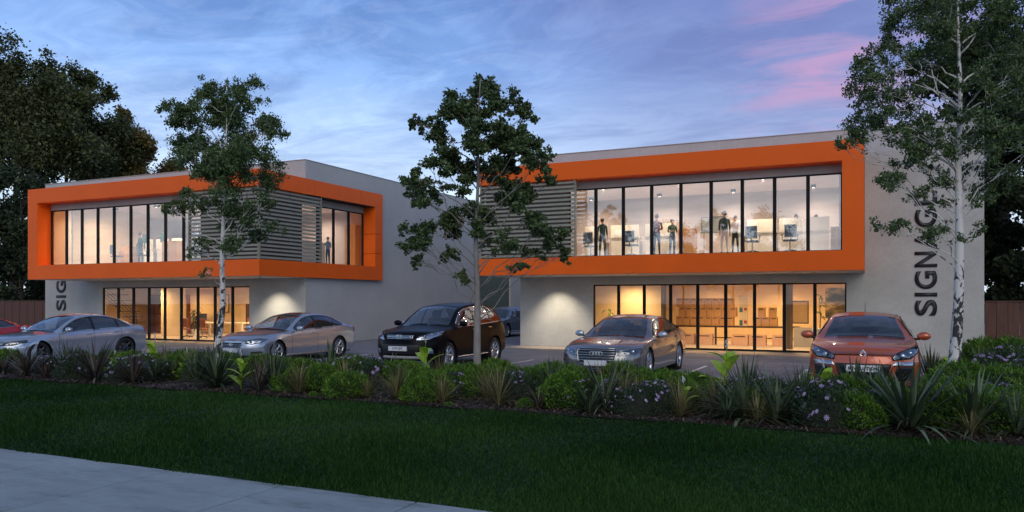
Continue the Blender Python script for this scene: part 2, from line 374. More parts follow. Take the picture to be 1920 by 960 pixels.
# grass blades
def blades(n, xr, yr, h0, h1, w):
    x = np.random.uniform(*xr, n); y = np.random.uniform(*yr, n); return x, y
N = 330000
d = 6.3 + (17.5 - 6.3) * np.random.rand(N) ** 1.35; t = np.random.uniform(-.72, .72, N)
x = d * (-SN + t * CS); y = d * (CS + t * SN)
ok = (y > 5.93 + .03 * np.sin(x * 5)) & (y < 11.2 + (x + 14) * .007); x = x[ok]; y = y[ok]; d = d[ok]; n = len(x)
h = np.random.uniform(.025, .06, n) * (1 + .35 * np.sin(x * 2.1 + np.sin(y * 1.7))); w = .0028 + .00035 * d; an = np.random.rand(n) * 6.283
lx = np.random.normal(0, .022, n); ly = np.random.normal(0, .022, n)
V = np.empty((n, 3, 3)); V[:, 0] = np.stack([x - np.cos(an) * w, y - np.sin(an) * w, np.full(n, -.006)], 1); V[:, 1] = np.stack([x + np.cos(an) * w, y + np.sin(an) * w, np.full(n, -.006)], 1); V[:, 2] = np.stack([x + lx, y + ly, h], 1)
patch = .5 + .25 * np.sin(x * 1.3 + 2 * np.sin(y * .9)) * np.sin(y * 1.7 + x * .4)
rn = np.clip(patch * .55 - .08 + .25 * np.sin(x * .5 + 1.3 * np.sin(y * .6)) * np.sin(y * .8) + np.random.rand(n) ** 2.5 * .9, 0, 1)
tag(link(bpy.data.objects.new('lawn_grass', np_mesh('lawn_grass', V.reshape(-1, 3), 3, M_grass, rn))), 'short dark green lawn grass between the footpath and the planting bed', 'grass', kind='stuff')
# bark chips
n = 9000; x = np.random.uniform(-20, 3.5, n); y = 11.2 + (x + 14) * .007 + np.random.rand(n) ** 1.6 * 1.3 + .02; an = np.random.rand(n) * 6.283
l_ = np.random.uniform(.015, .045, n); w_ = np.random.uniform(.006, .014, n); z = np.random.uniform(.03, .05, n); tl = np.random.normal(0, .010, n)
ca, sa = np.cos(an), np.sin(an); V = np.empty((n, 4, 3))
for i, (a, b) in enumerate(((-1, -1), (1, -1), (1, 1), (-1, 1))): V[:, i] = np.stack([x + a * l_ * ca - b * w_ * sa, y + a * l_ * sa + b * w_ * ca, z + a * tl], 1)
tag(link(bpy.data.objects.new('bark_chips', np_mesh('bark_chips', V.reshape(-1, 3), 4, M_chip, np.random.rand(n) ** 2))), 'loose brown bark chips along the lawn edge of the planting bed', 'mulch', kind='stuff')
# ================================================================ BUILDINGS
ZS, ZB0, ZO0, ZO1, ZB1, ZP = 2.71, 2.71, 3.335, 6.07, 6.70, 7.49     # soffit, beam, opening, beam top, parapet
def window(parent, axis, c0, c1, npan, plane, z0, z1, depth=.07, frame=.05, glass=None, inward=1, mull=.055):
    """a glazed run: frame part with pane sub-parts; axis 'X' runs along x at y=plane, 'Y' runs along y at x=plane"""
    fr = MB(); w = (c1 - c0) / npan; s = inward
    def B(a0, a1, zz0, zz1, d0, d1):
        if axis == 'X': fr.box(a0, a1, min(plane + s * d0, plane + s * d1), max(plane + s * d0, plane + s * d1), zz0, zz1)
        else: fr.box(min(plane + s * d0, plane + s * d1), max(plane + s * d0, plane + s * d1), a0, a1, zz0, zz1)
    B(c0, c1, z1 - frame, z1, 0, depth); B(c0, c1, z0, z0 + frame, 0, depth)
    for i in range(npan + 1):
        h = mull if 0 < i < npan else frame
        a = c0 + i * w; a0, a1 = (a, a + h) if i == 0 else ((a - h, a) if i == npan else (a - mull, a + mull))
        B(a0, a1, z0 + frame, z1 - frame, -.004, depth)
    win = fr.build('window', M_black, parent)
    for i in range(npan):
        a0 = c0 + i * w + (frame if i == 0 else mull) - .004; a1 = c0 + (i + 1) * w - (frame if i == npan - 1 else mull) + .004
        p = MB()
        if axis == 'X': p.box(a0, a1, plane + s * .03, plane + s * .038, z0 + frame - .004, z1 - frame + .004) if s > 0 else p.box(a0, a1, plane - .038, plane - .03, z0 + frame, z1 - frame)
        else:
            q0, q1 = sorted((plane + s * .03, plane + s * .038)); p.box(q0, q1, a0, a1, z0 + frame - .004, z1 - frame + .004)
        p.build('pane', glass or M_glass, win)
    return win
def louvre(parent, axis, c0, c1, plane, face):
    """louvre screen > slats and posts; face = direction the screen looks (-1: towards -y, +1: towards +x)"""
    fr = MB(); z0, z1 = ZO0 + .005, ZO1 - .012
    def B(m, a0, a1, zz0, zz1, d0, d1):
        q0, q1 = sorted((plane - face * d0, plane - face * d1)) if axis == 'Y' else sorted((plane + d0, plane + d1))
        m.box(a0, a1, q0, q1, zz0, zz1) if axis == 'X' else m.box(q0, q1, a0, a1, zz0, zz1)
    for a in (c0, c1 - .05): B(fr, a, a + .05, z0, z1, 0, .12)
    n = max(1, round((c1 - c0) / 1.6))
    for i in range(1, n): a = c0 + (c1 - c0) * i / n; B(fr, a - .02, a + .02, z0, z1, .10, .13)
    scr = fr.build('louvre_screen', M_louv, parent); base = None; ns = 18; pitch = (z1 - z0) / ns
    for k in range(ns):
        zc = z0 + pitch * (k + .5); sl = MB(); hh = .043; th = .012; out_ = .012; inn = .070    # slat leans: top edge inward
        def P(a, dd, z): q = plane - face * dd if axis == 'Y' else plane + dd; return (a, q, z) if axis == 'X' else (q, a, z)
        a0, a1 = c0 + .05, c1 - .05
        vs = [P(a, dd, zz) for a in (a0, a1) for dd, zz in ((out_, zc - hh), (out_ + th, zc - hh), (inn, zc + hh), (inn - th, zc + hh))]
        sl.add(vs, [(0, 1, 2, 3), (7, 6, 5, 4), (0, 4, 5, 1), (1, 5, 6, 2), (2, 6, 7, 3), (3, 7, 4, 0)])
        me = sl.mesh('slat', M_louv, off=worigin(scr)); recalc(me); link(bpy.data.objects.new('slat', me), scr)
    return scr
def downlight(parent, x, y, z=ZS):
    m = MB(); m.lathe([(0, -.004), (.035, -.004), (.055, -.012), (.06, -.012), (.06, .02), (0, .02)], 14, o=(x, y, z))
    o = m.build('downlight', M_chrome, parent); c = MB(); c.lathe([(0, -.006), (.032, -.006), (.032, -.002)], 12, o=(x, y, z)); c.build('bulb', M_dark, o)
def letters(parent, x0, x1, y, spans, text='SIGNAGE'):
    for ch, (z0, z1) in zip(text, spans):
        cu = bpy.data.curves.new('letter', 'FONT'); cu.body = ch; cu.size = 1; cu.extrude = .0; cu.offset = .024; cu.resolution_u = 6
        tmp = bpy.data.objects.new('t', cu); COL.objects.link(tmp); bpy.context.view_layer.update()
        me = bpy.data.meshes.new_from_object(tmp); bpy.data.objects.remove(tmp)
        bm = bmesh.new(); bm.from_mesh(me)
        r = bmesh.ops.extrude_face_region(bm, geom=list(bm.faces)); 
        for v in r['geom']:
            if isinstance(v, bmesh.types.BMVert): v.co.z += .03
        bmesh.ops.recalc_face_normals(bm, faces=bm.faces)
        xs = [v.co.x for v in bm.verts]; ys = [v.co.y for v in bm.verts]; lx, hx, ly, hy = min(xs), max(xs), min(ys), max(ys)
        for v in bm.verts:
            u = (v.co.x - lx) / (hx - lx); w = (v.co.y - ly) / (hy - ly); dz = v.co.z
            v.co = Vector((x1 - (x1 - x0) * w, y - .004 - dz, z0 + (z1 - z0) * u))       # reads upward: letter tops to the left
        bmesh.ops.recalc_face_normals(bm, faces=bm.faces)
        bm.to_mesh(me); bm.free(); me.materials.clear(); me.materials.append(M_sign); link(bpy.data.objects.new('letter', me), parent)
SPANS = [(1.305, 1.822), (1.925, 2.045), (2.165, 2.742), (2.868, 3.364), (3.46, 4.06), (4.15, 4.727), (4.86, 5.30)]
def room_light(parent, x, y, z, e, col, r=.05, ang=165, blend=.9, fixture=True):
    l = bpy.data.lights.new('lamp', 'SPOT'); l.energy = e; l.color = col; l.shadow_soft_size = r; l.spot_size = R(ang); l.spot_blend = blend
    o = bpy.data.objects.new('lamp', l); o.location = Vector((x, y, z - .03)); return link(o, parent)
M_lit = mat('lit_lamp', (1, 1, 1), .5, emit=(1, .86, .66), es=2)
def ceiling_light(x, y, z, e, col, label, grp, sq=.16):
    t = thing('ceiling_light', label, 'ceiling light', (x, y, z), group=grp)
    m = MB(); m.box(x - sq / 2, x + sq / 2, y - sq / 2, y + sq / 2, z - .10, z - .001); m.build('housing', M_dark, t)
    m = MB(); m.box(x - sq * .22, x + sq * .22, y - sq * .22, y + sq * .22, z - .112, z - .10); m.build('lens', M_lit, t)
    l = bpy.data.lights.new('lamp', 'SPOT'); l.energy = e; l.color = col; l.shadow_soft_size = .07; l.spot_size = R(170); l.spot_blend = 1
    o = bpy.data.objects.new('lamp', l); o.location = (0, 0, -.13); link(o, t); return t
# ---------------------------------------------------------------- right building
BR = thing('office_building', 'right-hand two-storey concrete office block with SIGNAGE letters and flat fronted orange frame', 'building', (-5, 28.3, 0))
YW, XL, XR = 28.3, -12.83, 3.1; T = .2
w = MB()
w.box(XL, -9.77, YW, YW + T, 0, ZS); w.box(-.86, XR, YW, YW + T, 0, ZS); w.box(-9.77, -.86, YW, YW + T, 2.40, ZS)
w.box(-.30, XR, YW, YW + T, ZS, ZB1); w.build('wall', M_wall, BR)
w = MB(); w.box(XL, XR, YW + .004, YW + T, ZB1, ZP); w.build('parapet', M_parapet, BR)
w = MB(); w.box(XL, XL + T, YW + T, 60, 0, ZP); w.box(XR - T, XR, YW + T, 60, 0, ZP); w.box(XL, XR, 60, 60 + T, 0, ZP); w.build('wall', M_side, BR)
w = MB(); w.box(XL + T, XR - T, YW + T, 60, ZB1 - .1, ZB1 + .1); w.build('roof', M_parapet, BR)
w = MB(); w.box(XL - .01, XR + .01, YW - .02, YW + T + .02, ZP, ZP + .025); w.box(XL - .02, XL + T + .02, YW + T + .02, 60, ZP, ZP + .025); w.build('coping', M_grey, BR)
ox0, ox1, oy = -13.4, -.30, 25.8
def orange_front(parent, ox0, ox1, oy, yb, left_col, right_col):
    w = MB(); w.bbox(ox0, ox1, oy, yb, ZB0 + .006, ZO0, .012); w.build('cladding_beam', M_orange, parent)
    w = MB(); w.bbox(ox0, ox1, oy, yb, ZO1, ZB1, .012); w.build('cladding_beam', M_orange, parent)
    if right_col: w = MB(); w.bbox(ox1 - .61, ox1 - .002, oy + .002, yb, ZO0 - .01, ZO1 + .01, .01); w.build('cladding_column', M_orange, parent)
    if left_col: w = MB(); w.bbox(ox0 + .002, ox0 + .66, oy + .002, yb, ZO0 - .01, ZO1 + .01, .01); w.build('cladding_column', M_orange, parent)
orange_front(BR, ox0, ox1, oy, YW - .002, False, True)
w = MB(); w.box(ox0 + .03, ox1 - .03, oy + .04, YW - .001, ZB0, ZB0 + .02); w.build('soffit', M_sof, BR)
for X in (-11.9, -8.55, -8.1, -4.95, -4.5, -2.2, -1.8): downlight(BR, X, 27.0 if X in (-8.55, -4.95, -2.2) else 27.3)
gy = 26.42
w = MB(); w.box(ox0 + .1, -.915, gy, gy + .12, 5.80, ZO1 - .003); w.build('window_header', M_wall, BR)
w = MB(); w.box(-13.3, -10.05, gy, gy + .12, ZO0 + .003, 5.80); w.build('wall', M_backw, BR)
window(BR, 'X', -10.04, -.915, 9, gy, ZO0 + .003, 5.80)
window(BR, 'X', -9.77, -.86, 9, YW + .05, .02, 2.395, glass=M_glassL)
louvre(BR, 'X', ox0 + .03, -9.57, oy + .03, -1)
louvre(BR, 'Y', oy + .16, YW - .03, ox0 + .03, -1)
# upper room shell (floor, ceiling, back and side partitions)
def shell(parent, x0, x1, y0, y1, z0, z1, mw, mf, mc, rend=None):
    w = MB(); w.box(x0, x1, y0, y1, z0 - .04, z0); w.build('floor', mf, parent)
    w = MB(); w.box(x0, x1, y0, y1, z1, z1 + .04); w.build('ceiling', mc, parent)
    w = MB(); w.box(x0, x1, y1, y1 + .1, z0, z1); w.box(x0 - .1, x0, y0, y1, z0, z1); w.box(x1, x1 + .1, y0, rend or y1, z0, z1); w.build('inner_wall', mw, parent)
shell(BR, -13.2, -1.02, gy + .13, 31.0, ZO0 + .05, 5.95, M_in, M_floor, M_ceil)
shell(BR, -12.5, 2.8, YW + T + .002, 34.0, .06, 2.62, M_tan, M_floor, M_tan)
SG = thing('wall_sign', 'tall black SIGNAGE lettering reading upward on the right building beside the birch', 'sign', (1.5, YW, 1.3))
letters(SG, 1.167, 1.806, YW, SPANS)
for o in SG.children: o.data.transform(Matrix.Translation(-SG.location))
# ---------------------------------------------------------------- left building
BL = thing('office_building', 'left-hand two-storey office block whose orange frame wraps a corner beside the driveway', 'building', (-28, 25, 0))
YW1, XL1, XR1 = 25.0, -37.0, -20.88
w = MB(); w.box(XL1, -32.9, YW1, YW1 + T, 0, ZS); w.box(-23.85, XR1, YW1, YW1 + T, 0, ZS); w.box(-32.9, -23.85, YW1, YW1 + T, 2.40, ZS); w.box(XL1, -34.0, YW1, YW1 + T, ZS, ZB1); w.build('wall', M_wall, BL)
w = MB(); w.box(XL1, XR1, YW1 + .004, YW1 + T, ZB1, ZP); w.build('parapet', M_parapet, BL)
w = MB()
S0, S1 = 25.3, 29.6                                                     # side opening
w.box(XR1 - T, XR1, YW1 + T, 40.3, 0, ZS); w.box(XR1 - T, XR1, YW1 + T, 40.3, ZB1, ZP); w.box(XR1 - T, XR1, 30.2, 40.3, ZS, ZB1)
w.box(XR1 - T, XR1, 44.6, 75, 0, ZP); w.box(XR1 - T, XR1, 40.3, 44.6, 4.2, ZP); w.box(XL1, XL1 + T, YW1 + T, 75, 0, ZP); w.box(XL1, XR1, 75, 75 + T, 0, ZP); w.build('wall', M_side, BL)
w = MB(); w.box(XL1 + T, XR1 - T, YW1 + T, 75, ZB1 - .1, ZB1 + .1); w.build('roof', M_parapet, BL)
w = MB(); w.box(XL1 - .01, XR1 + .01, YW1 - .02, YW1 + T, ZP, ZP + .025); w.box(XR1 - T, XR1 + .02, YW1 + T, 75, ZP, ZP + .025); w.build('coping', M_grey, BL)
for k in range(14): bx('roller_door_slat', M_roller, BL, XR1 - .16, XR1 - .13, 40.3, 44.6, .3 * k + .004, .3 * k + .296)
M_trimdark = mat('dark_joint', (.02, .012, .01), .8)
lx0, lx1, ly0, ly1 = -34.05, -20.70, 22.2, 30.2
# front beams
w = MB(); w.box(lx1 - .66, lx1 - .024, YW1, 30.18, ZB0 + .008, ZO0 - .002); w.box(lx1 - .66, lx1 - .024, YW1, 30.18, ZO1 + .002, ZB1 - .002); w.build('cladding_backing', M_trimdark, BL)
w = MB(); w.bbox(lx0, lx1 - .024, ly0, YW1 - .002, ZB0 + .006, ZO0, .006); w.build('cladding_beam', M_orange, BL)
w = MB(); w.bbox(lx0, lx1 - .024, ly0, YW1 - .002, ZO1, ZB1, .006); w.build('cladding_beam', M_orange, BL)
w = MB(); w.bbox(lx0 + .002, lx0 + .66, ly0 + .002, YW1 - .004, ZO0 - .01, ZO1 + .01, .01); w.build('cladding_column', M_orange, BL)
# side panels (separate sheets with open joints)
pw = 1.57
for z0, z1 in ((ZB0 + .006, ZO0), (ZO1, ZB1)):
    for k in range(5):
        y0 = ly0 + k * pw; y1 = min(y0 + pw, 30.05)
        if k == 4: y1 = 30.2
        bx('cladding_panel', M_orange, BL, lx1 - .022, lx1, y0 + (.008 if k else 0), y1 - (.008 if k < 4 else 0), z0, z1, .006)
for z0, z1 in ((ZO0 + .004, 3.93), (3.945, 4.83), (4.845, ZO1 - .004)): bx('cladding_panel', M_orange, BL, lx1 - .66, lx1, 29.6, 30.2, z0, z1, .006)
w = MB(); w.box(lx0 + .03, lx1 - .03, ly0 + .04, YW1 - .001, ZB0, ZB0 + .02); w.build('soffit', M_sof, BL)
for X in (-33.2, -31.6, -30.2, -28.6, -27.0, -25.4, -23.6, -22.2): downlight(BL, X, 23.4 if int(-X * 10) % 2 else 23.8)
gy1 = 22.82; gx1 = -21.36
w = MB(); w.box(-33.38, gx1, gy1, gy1 + .12, 5.80, ZO1 - .003); w.box(gx1 - .12, gx1, gy1 + .12, 29.6, 5.80, ZO1 - .003); w.build('window_header', M_wall, BL)
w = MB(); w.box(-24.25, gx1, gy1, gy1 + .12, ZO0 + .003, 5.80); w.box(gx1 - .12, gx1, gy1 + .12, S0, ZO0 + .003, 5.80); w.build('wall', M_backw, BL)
window(BL, 'X', -33.38, -24.25, 9, gy1, ZO0 + .003, 5.80)
window(BL, 'Y', S0, 29.6, 4, gx1, ZO0 + .003, 5.80, inward=-1)
window(BL, 'X', -32.9, -23.85, 9, YW1 + .05, .02, 2.395, glass=M_glassL)
louvre(BL, 'X', -24.35, lx1 - .06, ly0 + .03, -1)
louvre(BL, 'Y', ly0 + .06, 25.85, lx1 - .03, 1)
shell(BL, -33.36, gx1 - .13, gy1 + .13, 29.9, ZO0 + .05, 5.95, M_in, M_floor, M_ceil, rend=25.2)
shell(BL, -36.5, -21.2, YW1 + T + .002, 31.0, .06, 2.62, M_tan, M_floor, M_tan)
w = MB(); w.box(-32.3, -32.2, gy1 + .2, 27, ZO0 + .05, 5.95); w.build('inner_wall', M_tan, BL)          # warm partition of the end room
SG1 = thing('wall_sign', 'black lettering on the left building, only its first letters SIG showing below the orange frame', 'sign', (-35.8, YW1, 1.3))
letters(SG1, -36.15, -35.45, YW1, SPANS)
for o in SG1.children: o.data.transform(Matrix.Translation(-SG1.location))
# wall-washing spotlights under the soffits
for nm, x, y, lab in (('wall_washer', -22.2, 23.85, 'small soffit spotlight washing the wall beside the left building lower windows'), ('wall_washer', -11.15, 27.15, 'small soffit spotlight washing the blank wall at the right building left end')):
    t = thing(nm, lab, 'spotlight', (x, y, ZS)); m = MB(); m.lathe([(0, -.03), (.04, -.03), (.05, 0), (.05, .01)], 14, o=(x, y, ZS)); m.build('housing', M_chrome, t)
    l = bpy.data.lights.new('lamp', 'SPOT'); l.energy = 260; l.color = (1, .88, .68); l.spot_size = R(88); l.spot_blend = .9; l.shadow_soft_size = .05
    o = bpy.data.objects.new('lamp', l); o.location = (0, 0, -.06); o.rotation_euler = (R(24), 0, 0); link(o, t)
# room lights
WU, WL_ = (1, .80, .62), (1, .70, .38)
NO = ['first', 'second', 'third', 'fourth', 'fifth']
def lights(rows, z, e, col, where, grp):
    for (y, xs, rw) in rows:
        for q, x in enumerate(xs): ceiling_light(x, y, z, e, col, 'small ceiling light, %s from left, %s row of the %s' % (NO[q], rw, where), grp)
lights(((29.9, (-10.4, -7.6, -4.8, -2.0), 'rear'), (27.2, (-9.0, -6.2, -3.4), 'window')), 5.95, 290, WU, 'right upper office', 'ceiling lights of the right upper office')
lights(((28.9, (-30.2, -26.8, -23.6), 'rear'), (24.2, (-31.0, -28.4, -25.6, -22.9), 'window')), 5.95, 330, WU, 'left upper office', 'ceiling lights of the left upper office')
ceiling_light(-32.75, 24.6, 5.95, 520, (1, .72, .38), 'ceiling light in the warm yellow end room of the left upper floor', None)
lights(((29.2, (-8.6, -5.3, -2.7), 'window'), (32.6, (-6.2, -3.4, -.4), 'rear')), 2.62, 320, WL_, 'right shop floor', 'ceiling lights of the right shop floor')
lights(((26.6, (-31.8, -28.2, -24.9), 'window'), (29.6, (-33.0, -28.6, -25.0), 'rear')), 2.62, 360, WL_, 'left ground floor office', 'ceiling lights of the left ground floor')
# ---------------------------------------------------------------- fences
def fence(label, x0, x1, y, z1, n):
    t = thing('board_fence', label, 'fence', ((x0 + x1) / 2, y, 0)); w = (x1 - x0) / n
    for i in range(n): bx('fence_board', M_fence, t, x0 + i * w + .006, x0 + (i + 1) * w - .006, y + (.0 if i % 2 else .012), y + .03 + (.0 if i % 2 else .012), 0, z1 + random.uniform(-.006, .006))
    bx('fence_rail', M_fence, t, x0, x1, y + .05, y + .10, z1 - .25, z1 - .16); bx('fence_cap', M_fence, t, x0, x1, y - .02, y + .06, z1 + .01, z1 + .045)
    return t
fence('brown board fence left of the left building under the dark trees', -52, -37.05, 27.5, 1.74, 46)
fence('brown board fence right of the right building beyond the flower bed', 3.15, 15, 28.6, 1.74, 38)
# ================================================================ INTERIORS
def simple(name, label, cat, m, x0, x1, y0, y1, z0, z1, group=None, bev=.008):
    b = MB(); b.bbox(x0, x1, y0, y1, z0, z1, bev); o = b.build(name, m); 
    c = Vector(((x0 + x1) / 2, (y0 + y1) / 2, z0)); o.data.transform(Matrix.Translation(-c)); o.location = c
    return tag(o, label, cat, group)
FU = ZO0 + .05
def desk(x0, x1, y, label, group, dark=False, glow=False):
    t = thing('desk', label, 'desk', ((x0 + x1) / 2, y, FU), group=group)
    bx('desk_top', M_white, t, x0, x1, y, y + .7, FU + .70, FU + .73, .006)
    bx('front_panel', M_white, t, x0 + .02, x1 - .02, y + .03, y + .06, FU, FU + .70)
    bx('desk_screen', M_screen, t, x0 + .01, x1 - .01, y - .01, y + .03, FU + .735, FU + 1.19, .005)
    bx('drawer_unit', M_grey, t, x1 - .45, x1 - .05, y + .12, y + .6, FU, FU + .6)
    return t
def chair(x, y, z, rz, label, group, m=None, s=1.):
    t = thing('office_chair', label, 'office chair', (x, y, z), rz, group); m = m or M_blue; t.scale = (.84,) * 3
    b = MB(); b.bbox(-.24, .24, -.24, .24, .44, .51, .025); b.build('seat', m, t, local=True)
    b = MB(); b.bbox(-.23, .23, .22, .28, .58, 1.08, .025); b.build('backrest', m, t, local=True)
    b = MB(); b.tube([(0, 0, .1), (0, 0, .45)], .025, 8)
    b.build('column', M_chrome, t, local=True)
    b = MB(); b.tube([(0, .2, .46), (0, .27, .62)], .02, 6)
    for k in range(5): a = 2 * math.pi * k / 5 + .3; b.tube([(0, 0, .11), (.28 * math.cos(a), .28 * math.sin(a), .05)], .018, 6)
    b.build('base', M_dark, t, local=True)
    for sx in (-1, 1): b = MB(); b.tube([(sx * .24, 0, .46), (sx * .29, .02, .5), (sx * .29, .02, .68)], .014, 6); b.bbox(sx * .29 - .03, sx * .29 + .03, -.14, .14, .68, .70, .008); b.build('armrest', M_dark, t, local=True)
    for k in range(5): a = 2 * math.pi * k / 5 + .3; b = MB(); b.ell((.28 * math.cos(a), .28 * math.sin(a), .027), (.025, .025, .027), 8, 6); b.build('caster', M_dark, t, local=True)
    return t
G1 = 'white desks with cream screens along the right upper windows'
names = ['beneath the left window panes', 'second from the left louvre', 'between the standing couple and the louvre', 'beside the dark vested figure', 'right of the dark vested figure', 'fifth window from the right column', 'at the right end by the orange column']
for i, (a, b_) in enumerate(((-9.9, -9.1), (-8.9, -7.8), (-7.6, -6.55), (-4.75, -4.1), (-4.0, -3.0), (-2.95, -2.2), (-2.15, -1.35))):
    desk(a, b_, 27.75, 'white desk with cream screen, right upper office, ' + ['first from the louvre', 'second from the louvre', 'third from the louvre', 'behind the figure in a dark vest', 'left of the middle blue chair back', 'between the two blue chair backs', 'nearest the right orange column'][i], G1)
for x, lab in ((-9.5, 'left of the first mullion by the louvre'), (-7.95, 'right of the seated dark figure'), (-3.75, 'second from the right'), (-2.55, 'nearest the right column')):
    chair(x, 27.25, FU, random.uniform(2.9, 3.4), 'blue grey office chair, right upper office, ' + lab, 'blue office chairs in the right upper office')
simple('cupboard', 'honey oak cupboard behind the upper glass of the right building', 'cupboard', M_oak, -6.3, -5.75, 27.4, 28.0, FU, FU + .95)
simple('cupboard', 'low honey oak side cupboard in the corner beside the right orange column', 'cupboard', M_oak, -1.3, -1.06, 27.2, 27.9, FU, FU + .8)
def frame_pic(name, label, cat, x0, x1, y, z0, z1, m, fm, wd=.03):
    t = thing(name, label, cat, ((x0 + x1) / 2, y, z0))
    b = MB(); b.box(x0, x1, y - .03, y, z0, z0 + wd); b.box(x0, x1, y - .03, y, z1 - wd, z1); b.box(x0, x0 + wd, y - .03, y, z0 + wd, z1 - wd); b.box(x1 - wd, x1, y - .03, y, z0 + wd, z1 - wd); b.build('frame', fm, t)
    bx('picture', m, t, x0 + wd, x1 - wd, y - .02, y - .002, z0 + wd, z1 - wd); return t
M_scr = mat('pale_blue_picture', (.16, .22, .26), .4, stops=[(.3, (.10, .15, .20)), (.5, (.28, .32, .34)), (.7, (.40, .34, .24))], vscale=3)
t = frame_pic('display_board', 'thin black framed glass board standing in the right upper office', 'board', -5.68, -4.88, 28.4, 4.22, 4.80, M_scr, M_dark, .02)
for s in (-5.6, -4.97): bx('stand_leg', M_dark, t, s, s + .02, 28.38, 28.4, FU, 4.22)
# left upper office
G2 = 'white desks with cream screens in the left upper office'
for i, (a, b_) in enumerate(((-30.6, -29.8), (-29.6, -28.8), (-28.6, -27.9), (-25.9, -24.6))):
    desk(a, b_, 25.2, 'white desk with cream screen, left upper office, ' + ['nearest the left end room', 'left of the dark standing figure', 'behind the dark standing figure', 'beside the louvre screen'][i], G2)
simple('cupboard', 'honey oak cupboard in the left upper office right of the dark figure', 'cupboard', M_oak, -28.3, -27.4, 24.4, 24.9, FU, FU + 1.0)
simple('cupboard', 'tall honey oak cupboard next to the warm end room of the left building', 'cupboard', M_oak, -31.7, -31.1, 25.0, 25.6, FU, FU + .9)
simple('reception_desk', 'pink white counter behind the side windows of the left building', 'counter', M_white, -23.5, -22.6, 26.6, 28.4, FU, FU + 1.0)
M_green = mat('green_monitor', (.012, .07, .035), .3, coat=.5)
for i, (x, lab) in enumerate(((-30.0, 'left of the dark figure'), (-28.75, 'beside the dark figure'))):
    t = thing('monitor', 'dark green computer screen in the left upper office ' + lab, 'monitor', (x, 24.9, FU + .73))
    bx('screen', M_green, t, x - .2, x + .2, 24.88, 24.92, FU + 1.0, FU + 1.4, .006); bx('stand', M_dark, t, x - .03, x + .03, 24.92, 24.95, FU + .73, FU + 1.1)
for x, lab in ((-31.0, 'beside the oak cupboard'), (-29.3, 'under the green screens'), (-26.3, 'left of the blue figures')):
    chair(x, 24.3, FU, 3.0, 'dark office chair in the left upper office ' + lab, 'office chairs in the left upper office')
simple('storage_cabinet', 'honey oak cabinet at the far end of the left building side window', 'cabinet', M_oak, -22.3, -21.7, 29.45, 29.85, FU, FU + 1.9)
